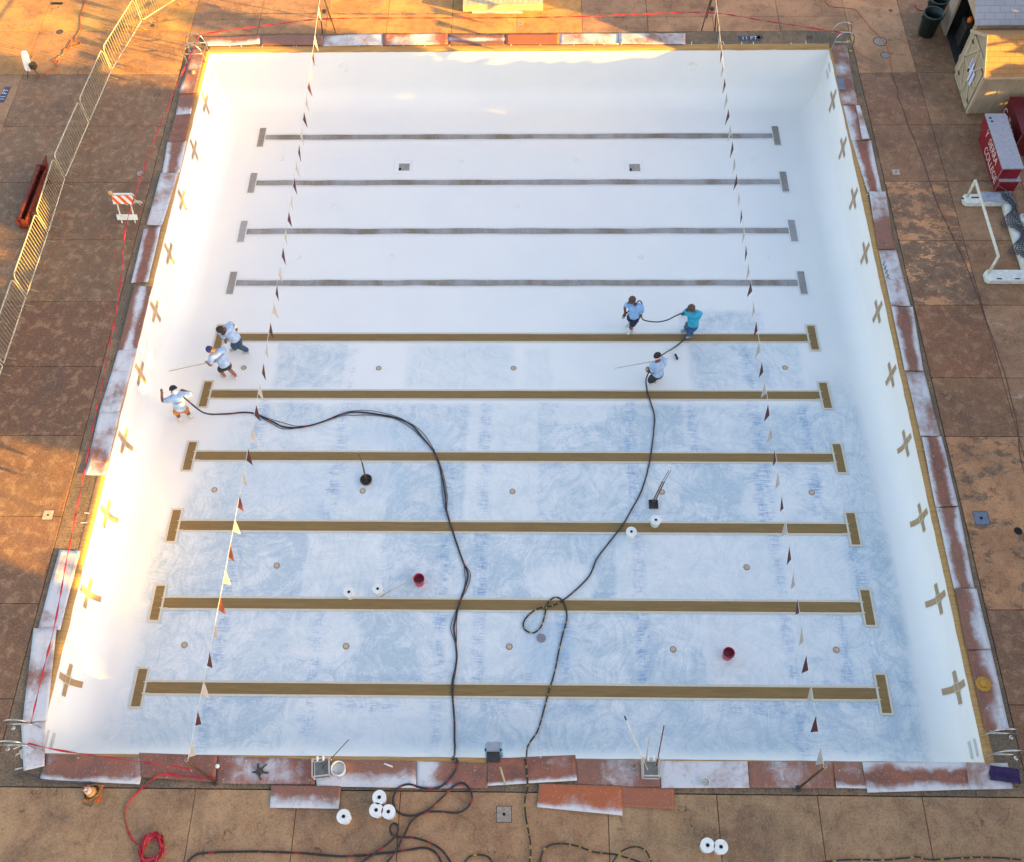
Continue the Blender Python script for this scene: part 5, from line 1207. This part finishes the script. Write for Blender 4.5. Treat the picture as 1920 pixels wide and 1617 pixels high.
def skin_obj(name, chains, mat, parent, sub=2):
    """chains: list of lists of (point, radius); shared points (same object id) are welded"""
    pts = []; rad = []; idx = {}; ed = []
    for ch in chains:
        prev = None
        for p, r in ch:
            key = (round(p.x, 4), round(p.y, 4), round(p.z, 4))
            if key not in idx: idx[key] = len(pts); pts.append(p); rad.append(r)
            k = idx[key]
            if prev is not None and prev != k: ed.append((prev, k))
            prev = k
    base = origin(parent); me = D.meshes.new(name); me.from_pydata([tuple(p - base) for p in pts], ed, []); me.materials.append(mat)
    o = D.objects.new(name, me); COL.objects.link(o); o.parent = parent
    o.modifiers.new('skin', 'SKIN').use_smooth_shade = True
    sv = me.skin_vertices[0].data
    for i, r in enumerate(rad): sv[i].radius = (r, r); sv[i].use_root = (i == 0)
    s = o.modifiers.new('sub', 'SUBSURF'); s.levels = sub; s.render_levels = sub
    return o
def ik(a, b, l1, l2, pole):
    d = b - a; ln = d.length; mx = (l1 + l2) * .995
    if ln > mx: b = a + d * (mx / ln); d = b - a; ln = mx
    dn = d.normalized(); x = (l1 * l1 - l2 * l2 + ln * ln) / (2 * ln); h = math.sqrt(max(l1 * l1 - x * x, 0))
    p = pole - dn * pole.dot(dn); p = p.normalized() if p.length > 1e-4 else Vector((0, 0, 1))
    return a + dn * x + p * h, b
def ellips(name, c, rx, ry, rz, fwd, mat, parent, z0=-1, n=14, z1=1):
    f = Vector(fwd).normalized(); s = Vector((0, 0, 1)).cross(f).normalized(); u = f.cross(s)
    vs = []; fs = []; m_ = 9
    for i in range(m_ + 1):
        w_ = z0 + (z1 - z0) * i / m_; r = math.sqrt(max(1 - w_ * w_, 0.0004))
        for j in range(n): a = 2 * math.pi * j / n; vs.append(c + f * (rx * r * math.cos(a)) + s * (ry * r * math.sin(a)) + u * (rz * w_))
    for i in range(m_):
        for j in range(n): fs.append((i * n + j, i * n + (j + 1) % n, (i + 1) * n + (j + 1) % n, (i + 1) * n + j))
    fs += [tuple(range(n - 1, -1, -1)), tuple(m_ * n + j for j in range(n))]
    return mesh(name, vs, fs, mat, parent, smooth=True)
def person(lab, head, shR, shL, haR, haL, hip, ftR, ftL, face, poleR, poleL, skin, shirt, pants, long_, shoe, hat, hatm, extra=None, boots=False, knee=None, shtext=None):
    fr_ = F(*ftR); fl = F(*ftL); base = (fr_ + fl) / 2
    def J(q): 
        z = base.z + q[2]; return G(q[0], q[1], z)
    face = Vector((*face, 0)).normalized()
    H, SR, SL, HP = J(head), J(shR), J(shL), J(hip); HR, HL = J(haR), J(haL)
    sd_ = (SL - SR); SC_ = (SR + SL) / 2
    sd_.z *= .5; sd_ = sd_.normalized() * .215; SR = SC_ - sd_; SL = SC_ + sd_
    tor = (SC_ - HP); tl = .50
    HP = SC_ - tor.normalized() * tl
    # keep the hips within reach of the feet
    for _ in range(3):
        for ft in (fr_, fl):
            an = ft + Vector((0, 0, .09)); d = HP - an
            if d.length > .90: sh = d.normalized() * (.90 - d.length); HP += sh; SC_ += sh; SR += sh; SL += sh; H += sh; HR += sh; HL += sh
    sp = empty('person', base, lab, 'person')
    hs = sd_.normalized() * .11; hs.z *= .3
    hR, hL = HP - hs, HP + hs
    aR, aL = fr_ + Vector((0, 0, .09)), fl + Vector((0, 0, .09)); kp = face + Vector((0, 0, .1)) if knee is None else Vector(knee)
    kR, aR = ik(hR, aR, .45, .44, kp); kL, aL = ik(hL, aL, .45, .44, kp)
    eR, HR = ik(SR, HR, .29, .26, Vector(poleR)); eL, HL = ik(SL, HL, .29, .26, Vector(poleL))
    hd = (H - SC_); hd = hd.normalized(); NK = SC_ + hd * .09; HC = SC_ + hd * .235
    belly = HP.lerp(SC_, .38); chest = HP.lerp(SC_, .80)
    side_ = Vector((-face.y, face.x, 0))
    ch = [[(HP, .125), (belly, .125), (chest, .135), (SC_, .085), (NK, .055), (HC - hd * .05, .085), (HC + hd * .02, .105), (HC + hd * .08, .085)],
          [(SC_, .085), (SR, .062), (SR.lerp(eR, .5), .058), (eR, .050), (eR.lerp(HR, .5), .047), (HR, .032)],
          [(SC_, .085), (SL, .062), (SL.lerp(eL, .5), .058), (eL, .050), (eL.lerp(HL, .5), .047), (HL, .032)],
          [(HP, .125), (hR, .10), (hR.lerp(kR, .45), .085), (kR, .070), (kR.lerp(aR, .35), .072), (aR, .048), (aR + Vector((0, 0, -.045)) + face * .06, .035), (aR + Vector((0, 0, -.055)) + face * .15, .028)],
          [(HP, .125), (hL, .10), (hL.lerp(kL, .45), .085), (kL, .070), (kL.lerp(aL, .35), .072), (aL, .048), (aL + Vector((0, 0, -.045)) + face * .06, .035), (aL + Vector((0, 0, -.055)) + face * .15, .028)],
          [(HC - hd * .02 + face * .0, .0901), (HC - hd * .02 + face * .098, .018), (HC - hd * .035 + face * .112, .012)]]
    ch[5][0] = (HC + hd * .02, .105)
    for s_ in (-1, 1): ch.append([(HC + hd * .02, .105), (HC - hd * .01 + side_ * s_ * .100, .018), (HC + hd * .015 + side_ * s_ * .112, .012)])
    for Hn, E in ((HR, eR), (HL, eL)):
        d = (Hn - E).normalized(); sw = d.cross(Vector((0, 0, 1))); sw = sw.normalized() if sw.length > .1 else side_; dn = d.cross(sw).normalized()
        if dn.z > 0: dn = -dn
        pm = Hn + d * .05; 
        for q, ll in ((-.030, .066), (-.010, .078), (.010, .074), (.030, .058)):
            k0 = pm + sw * q + d * .03; k1 = k0 + d * ll * .5 + dn * .012; k2 = k1 + d * ll * .25 + dn * ll * .45
            ch.append([(Hn, .032), (k0, .012), (k1, .0095), (k2, .008)])
        ch.append([(Hn, .032), (Hn + d * .02 + sw * .04, .012), (Hn + d * .05 + sw * .055 + dn * .02, .010)])
    body = skin_obj('body', ch, skin, sp, 1)
    b1 = HP.lerp(SC_, -.06)
    cs = [[(b1, .185), (HP.lerp(SC_, .12), .19), (belly, .195), (chest, .20), (SC_ + hd * .0, .15), (SC_ + hd * .06, .095)], [(SC_, .15), (SR, .115), (SR.lerp(eR, .4), .098), (SR.lerp(eR, .85), .09)], [(SC_, .15), (SL, .115), (SL.lerp(eL, .4), .098), (SL.lerp(eL, .85), .09)]]
    skin_obj('shirt', cs, shirt, sp, 2)
    cp_ = [[(HP + Vector((0, 0, .06)), .15), (HP, .165)]]
    for h_, k_, a_ in ((hR, kR, aR), (hL, kL, aL)):
        c_ = [(HP, .165), (h_ + Vector((0, 0, -.02)), .145), (h_.lerp(k_, .5), .128), (h_.lerp(k_, .98), .115)]
        if long_: c_ += [(k_.lerp(a_, .5), .095), (k_.lerp(a_, .92), .085)]
        cp_.append(c_)
    skin_obj('trousers' if long_ else 'shorts', cp_, pants, sp, 2)
    for a_, k_ in ((aR, kR), (aL, kL)):
        pts_ = [(a_ + Vector((0, 0, -.03)) - face * .06, .062), (a_ + Vector((0, 0, -.03)) + face * .05, .062), (a_ + Vector((0, 0, -.035)) + face * .16, .055), (a_ + Vector((0, 0, -.04)) + face * .22, .040)]
        c2 = [pts_, [pts_[0], (a_.lerp(k_, .12), .064)] + ([(a_.lerp(k_, .62), .085)] if boots else [])]
        skin_obj('boot' if boots else 'shoe', c2, shoe, sp, 2)
    # hair or hat following the head's tilt
    fd = (face - hd * face.dot(hd)).normalized(); rt_ = hd.cross(fd)
    def cap(name, mt, z0, rr, brim=False, back=0.0):
        vs = []; fs = []; n = 16; m_ = 6
        for i in range(m_ + 1):
            w_ = z0 + (1 - z0) * i / m_; r = math.sqrt(max(1 - w_ * w_, .0005))
            for j in range(n):
                a = 2 * math.pi * j / n; vs.append(HC + hd * (.03 + rr * 1.08 * w_) + fd * (rr * 1.08 * r * math.cos(a) - back) + rt_ * (rr * .95 * r * math.sin(a)))
        for i in range(m_):
            for j in range(n): fs.append((i * n + j, i * n + (j + 1) % n, (i + 1) * n + (j + 1) % n, (i + 1) * n + j))
        fs.append(tuple(m_ * n + j for j in range(n)))
        o = mesh(name, vs, fs, mt, sp, smooth=True); o.modifiers.new('t', 'SOLIDIFY').thickness = .008
        if brim:
            bs = []
            for k in range(9):
                a = -1.0 + 2.0 * k / 8
                bs.append(HC + hd * (.03 + rr * z0) + fd * (rr * 1.02 * math.cos(a)) + rt_ * (rr * .95 * math.sin(a))); bs.append(HC + hd * (.01 + rr * z0) + fd * (rr * 1.02 * math.cos(a) + .085 * math.cos(a * 1.3)) + rt_ * (rr * .95 * math.sin(a)))
            b_ = mesh('brim', bs, [(2 * k, 2 * k + 1, 2 * k + 3, 2 * k + 2) for k in range(8)], mt, o); b_.modifiers.new('t', 'SOLIDIFY').thickness = .006
        return o
    if hat == 'cap': cap('hair', HAIR, -.25, .112, back=.008); cap('cap', hatm, .12, .119, True)
    elif hat == 'backcap':
        fd = -fd; cap('cap', hatm, .05, .119, True); fd = -fd
    elif hat == 'band':
        cap('hair', HAIR, -.35, .117, back=.008); mb = MB(); n = 20; vs = []
        for z in (-.01, .025):
            for j in range(n): a = 2 * math.pi * j / n; vs.append(HC + hd * (z + .0 - .02 * math.cos(a)) + fd * .132 * math.cos(a) + rt_ * .120 * math.sin(a))
        mb.add(vs, [(j, (j + 1) % n, n + (j + 1) % n, n + j) for j in range(n)]); mb.build('headband', hatm, sp, smooth=True)
    else: cap('hair', HAIR, -.45, .119, back=.01)
    for s_ in (-1, 1): ellips('eye', HC + fd * .100 + rt_ * .034 * s_ + hd * .0, .012, .014, .008, fd, WHT, sp, n=8)
    ellips('mouth', HC + fd * .094 - hd * .062, .012, .026, .007, fd, DKRED, sp, n=8)
    if extra == 'hood':
        skin_obj('neck_hood', [[(NK - hd * .02, .085), (HC - hd * .03 - fd * .03, .098), (HC + hd * .03 - fd * .035, .088)]], WHT, sp, 2)
    if extra == 'mask':
        skin_obj('dust_mask', [[(HC - hd * .05 + fd * .075, .045), (HC - hd * .04 + fd * .11, .03)]], DARK, sp, 1)
    if shtext:
        # printed line across the shoulder blades
        bk = -face; c_ = chest.lerp(SC_, .2); 
        rt2 = (SR - SL).normalized() if shtext > 0 else (SL - SR).normalized(); up_ = (SC_ - HP).normalized(); nrm_ = rt2.cross(up_).normalized()
        if nrm_.dot(Vector((0, -1, 1))) < 0: rt2 = -rt2; nrm_ = -nrm_
        mb = MB(); 
        for k in range(10):
            x_ = -.12 + .026 * k; p0 = c_ + nrm_ * .198 + rt2 * x_; hh = (.045, .03, .04, .05)[k % 4]
            mb.add([p0, p0 + rt2 * .016, p0 + rt2 * .016 + up_ * hh, p0 + up_ * hh, p0 + nrm_ * .006, p0 + rt2 * .016 + nrm_ * .006, p0 + rt2 * .016 + up_ * hh + nrm_ * .006, p0 + up_ * hh + nrm_ * .006], fc)
        mb.build('shirt_print', M('print_blue', (.08, .10, .42), None, 5, .7), sp)
    return dict(HR=HR, HL=HL, HC=HC, SR=SR, SL=SL, root=sp, NK=NK)
p1 = person('man in pale blue shirt and dark jeans leaning left at the fifth lane line', (411, 618, 1.52), (428, 612, 1.36), (421, 623, 1.30), (437, 630, .98), (423, 641, .72), (442, 636, .95), (467, 661), (443, 657), (-.95, -.3), (.6, .5, 0), (.5, -.2, 0), SKIN, SHIRT, JEANS, True, SHOE, 'hair', HAIR)
p2 = person('man in navy cap and black shorts rolling the floor with a long pole', (392, 655, 1.52), (417, 655, 1.36), (398, 670, 1.30), (405, 677, 1.02), (388, 680, 1.0), (421, 683, .95), (445, 709), (424, 710), (-.85, .45), (.8, .2, .2), (.2, -.6, -.3), SKIN2, SHIRT, BLACKS, False, BOOT, 'cap', CAPN, shtext=1)
p3 = person('man in orange shorts with white hood and the hose over his shoulder', (323, 727, 1.62), (349, 741, 1.42), (319, 749, 1.42), (345, 733, 1.25), (303, 738, 1.52), (338, 766, .95), (361, 785), (342, 792), (-.75, .6), (.5, .3, -.4), (-.5, -.6, -.7), SKIN, SHIRT, ORSH, False, BOOT, 'backcap', CAPB, 'hood', True, shtext=1)
p4 = person('man in sky blue shirt and navy shorts holding the spray nozzle', (1186, 562, 1.66), (1181, 571, 1.44), (1202, 578, 1.44), (1172, 587, .98), (1197, 601, .80), (1189, 592, .96), (1182, 608), (1184, 622), (-.7, -.7), (-.3, .6, -.2), (.7, .1, 0), SKIN, SHIRT3, NAVY, False, BOOT, 'cap', CAMO, 'mask', True)
p5 = person('man in turquoise shirt and blue jeans passing the hose along', (1298, 578, 1.64), (1293, 584, 1.44), (1309, 588, 1.42), (1279, 588, 1.38), (1292, 604, 1.0), (1301, 609, .95), (1287, 620), (1296, 632), (-.95, -.35), (-.2, .2, -.8), (.6, -.2, -.6), SKIN, SHIRT2, JEANS2, True, SHOE, 'cap', CAMO)
p6 = person('man with white headband and black shorts holding hose and roller pole', (1232, 669, 1.62), (1240, 677, 1.42), (1226, 685, 1.40), (1217, 693, 1.0), (1216, 697, .95), (1232, 701, .95), (1238, 709), (1228, 718), (-.85, -.5), (.2, .6, -.4), (.5, -.5, -.6), SKIN, SHIRT, BLACKS, False, BOOT, 'band', WHT)
def roller(a, b, lab, head=True):
    sp = empty('paint_roller', a, lab, 'paint roller'); mb = MB(); mb.tube([a, a.lerp(b, .5), b], .013, 8); mb.build('pole', GALV, sp, smooth=True)
    if head:
        d = (b - a).normalized(); s_ = Vector((-d.y, d.x, 0)).normalized(); e = b + d * .16
        mb = MB(); mb.tube([b, b + d * .08, b + d * .08 + s_ * .13, e + s_ * .13], .006, 5); mb.build('wire', GALV, sp)
        mb = MB(); mb.tube([e + s_ * .13, e - s_ * .13], .026, 12); mb.build('roller_sleeve', WHITEP, sp)
roller(p2['HR'] + (p2['HR'] - p2['HL']).normalized() * .1, F(318, 696, .05), 'paint roller on a long pole in the hands of the man in the navy cap')
roller(F(1253, 673, 1.12), F(1152, 691, .9), 'long thin pole held level by the man with the white headband', False)
c = p4['HR']; sp = empty('spray_nozzle', c, 'dark spray nozzle in the hand of the man in the sky blue shirt', 'spray nozzle')
mb = MB(); mb.tube([c + Vector((.06, .03, .03)), c, c + Vector((-.05, -.05, -.10))], [.02, .028, .03], 8); mb.build('barrel', DARK, sp); mb = MB(); mb.lathe(c + Vector((-.05, -.06, -.17)), [(.05, 0), (.055, .05), (.03, .08)], 12); mb.build('cup', GALV, sp)
c = p6['HL'] + Vector((-.04, .05, .06)); mb = MB(); mb.lathe(c, [(.06, -.04), (.085, 0), (.075, .05), (.0001, .055)], 14); setp(mb.build('trowel_cup', M('tan_cup', (.55, .38, .26), (.1, .08, .06), 14, .6), loc=c, smooth=True), 'small tan cup held by the man with the white headband', 'cup')

# ------------------------------------------------------------------ trees added out of frame, their crowns shaped to shade the pool and deck
BARK = M('bark', (.10, .07, .045), (.06, .045, .03), 7, .9, .5); LEAF = M('leaves', (.055, .085, .028), (.035, .06, .02), 3, .6)
XT = 38.0
SKY = [(-30, 12), (-9.4, 12), (-9.2, 7.0), (-8.6, 6.4), (-7.6, 6.5), (-7.2, 7.0), (-5.0, 7.1), (-4.7, 9.2), (-4.3, 11.5), (-1.2, 11.5), (-.8, 8.75), (2.9, 8.6), (3.6, 10.8), (8.6, 11), (9.3, 8.6), (9.7, 7.2), (13.7, 7.0), (14.0, 8.2), (14.6, 7.6), (14.9, 5.7), (16, 4.8), (17, 4.35), (18.2, 3.7), (19.25, 3.7), (19.5, 9), (20.5, 11.5), (40, 11.5)]  # crown heights cut so the sun gaps land on chosen patches
def skyline(y): return float(np.interp(y, [a[0] for a in SKY], [a[1] for a in SKY]))
rs = random.Random(11)
tl = ['tall leafy tree right of the deck, nearest the camera side', 'tall leafy tree behind the goals', 'tall leafy tree right of the deck, third from the camera side', 'leafy tree right of the deck in the middle of the row', 'leafy tree right of the crimson boxes', 'low leafy tree behind the sheds', 'tall leafy tree beyond the sheds']
ty = [-19, -12.5, -6.2, .2, 7, 13.8, 21]; tyw = 7.2
for k, yc in enumerate(ty):
    base = Vector((XT + rs.uniform(.3, 1.2), yc, 0)); sp = empty('shade_tree', base, tl[k], 'tree', 'trees in a row right of the deck')
    top = max(3.5, skyline(yc) - 1.5); mb = MB()
    mb.tube(spline([base, base + Vector((.1, .1, top * .4)), base + Vector((-.1, .2, top * .75)), base + Vector((0, 0, top))], .6), .0 or [.32] * 1 if False else .22, 9)
    for b in range(9):
        z = top * (.25 + .07 * b); a = b * 2.4; mb.tube([base + Vector((0, 0, z)), base + Vector((math.cos(a) * .8, math.sin(a) * 1.7, z + .7)), base + Vector((math.cos(a) * 1.2, math.sin(a) * 3.0, z + 1.0))], [.10, .06, .03], 6)
    mb.build('trunk', BARK, sp, smooth=True)
    vs = []; fs = []
    for i in range(6500):
        y = yc + rs.uniform(-tyw / 2, tyw / 2); z = rs.uniform(.3, 12.2); x = XT + rs.gauss(0, .8)
        if z > skyline(y) + .35 * noise.noise(Vector((0, y * 1.5, z * 1.5))): continue
        if -11.2 < y < 9.6 and 6.35 < z < 7.55 and rs.random() < .72: continue      # leaves thinned here to let sun onto the left pool wall
        c = Vector((x, y, z)); s_ = rs.uniform(.24, .42); n_ = Vector((rs.gauss(0, 1), rs.gauss(0, .6), rs.gauss(0, .6))).normalized(); a = n_.orthogonal().normalized(); b = n_.cross(a)
        n0 = len(vs); vs += [c + a * s_, c + b * s_ * .6, c - a * s_, c - b * s_ * .6]; fs.append((n0, n0 + 1, n0 + 2, n0 + 3))
    mesh('crown', vs, fs, LEAF, sp)

# hall added behind those trees to block low sun, and a shadow-casting pipe rail
hl = empty('hall', (39.3, -12, 0), 'long low hall behind the shade trees right of the pool', 'building')
HW = M('hall_stucco', (.42, .36, .28), (.38, .32, .25), 1.2, .8, .2)
mb = MB(); mb.box(39.3, 52, -14, 9.5, 0, 6.35); mb.build('wall', HW, hl)
mb = MB(); mb.box(39.1, 52.2, -14.2, 9.7, 6.36, 6.55); mb.build('roof', M('hall_roof', (.20, .19, .18), (.16, .15, .14), 2, .8), hl)
for k in range(6):
    y = -12.5 + k * 3.7; mb = MB(); mb.box(39.24, 39.3, y, y + 1.8, 1.2, 2.9); wf = mb.build('window', TRIM, hl)
    mb = MB(); mb.box(39.22, 39.24, y + .08, y + 1.72, 1.28, 2.82); mb.build('pane', M('window_glass', (.04, .05, .06), None, 5, .1), wf)
rl = empty('roof_rail', (38.6, -10.5, 0), 'tall steel pipe rail standing in front of the hall', 'rail')  # rail out of frame, placed so its bars cast the deck shadows
mb = MB(); mb.tube([(38.2, -10.2, 8.72), (38.2, 14.0, 8.72)], .055, 8); mb.build('top_rail', GALV, rl)
for k in range(10):
    y = 9.2 + k * .5; mb = MB(); mb.tube([(38.2, y, 8.0), (38.2, y, 8.70)], .04, 6); mb.build('baluster', GALV, rl)
for k in range(6):
    y = -9.0 + k * .9; mb = MB(); mb.tube([(38.2, y, 8.2), (38.2, y, 8.70)], .03, 6); mb.build('baluster', GALV, rl)
for y in (-10.2, -4.4, 4.0, 8.9, 14.0):
    mb = MB(); mb.tube([(38.2, y, 0), (38.2, y, 8.72)], .06, 8); mb.build('post', GALV, rl)
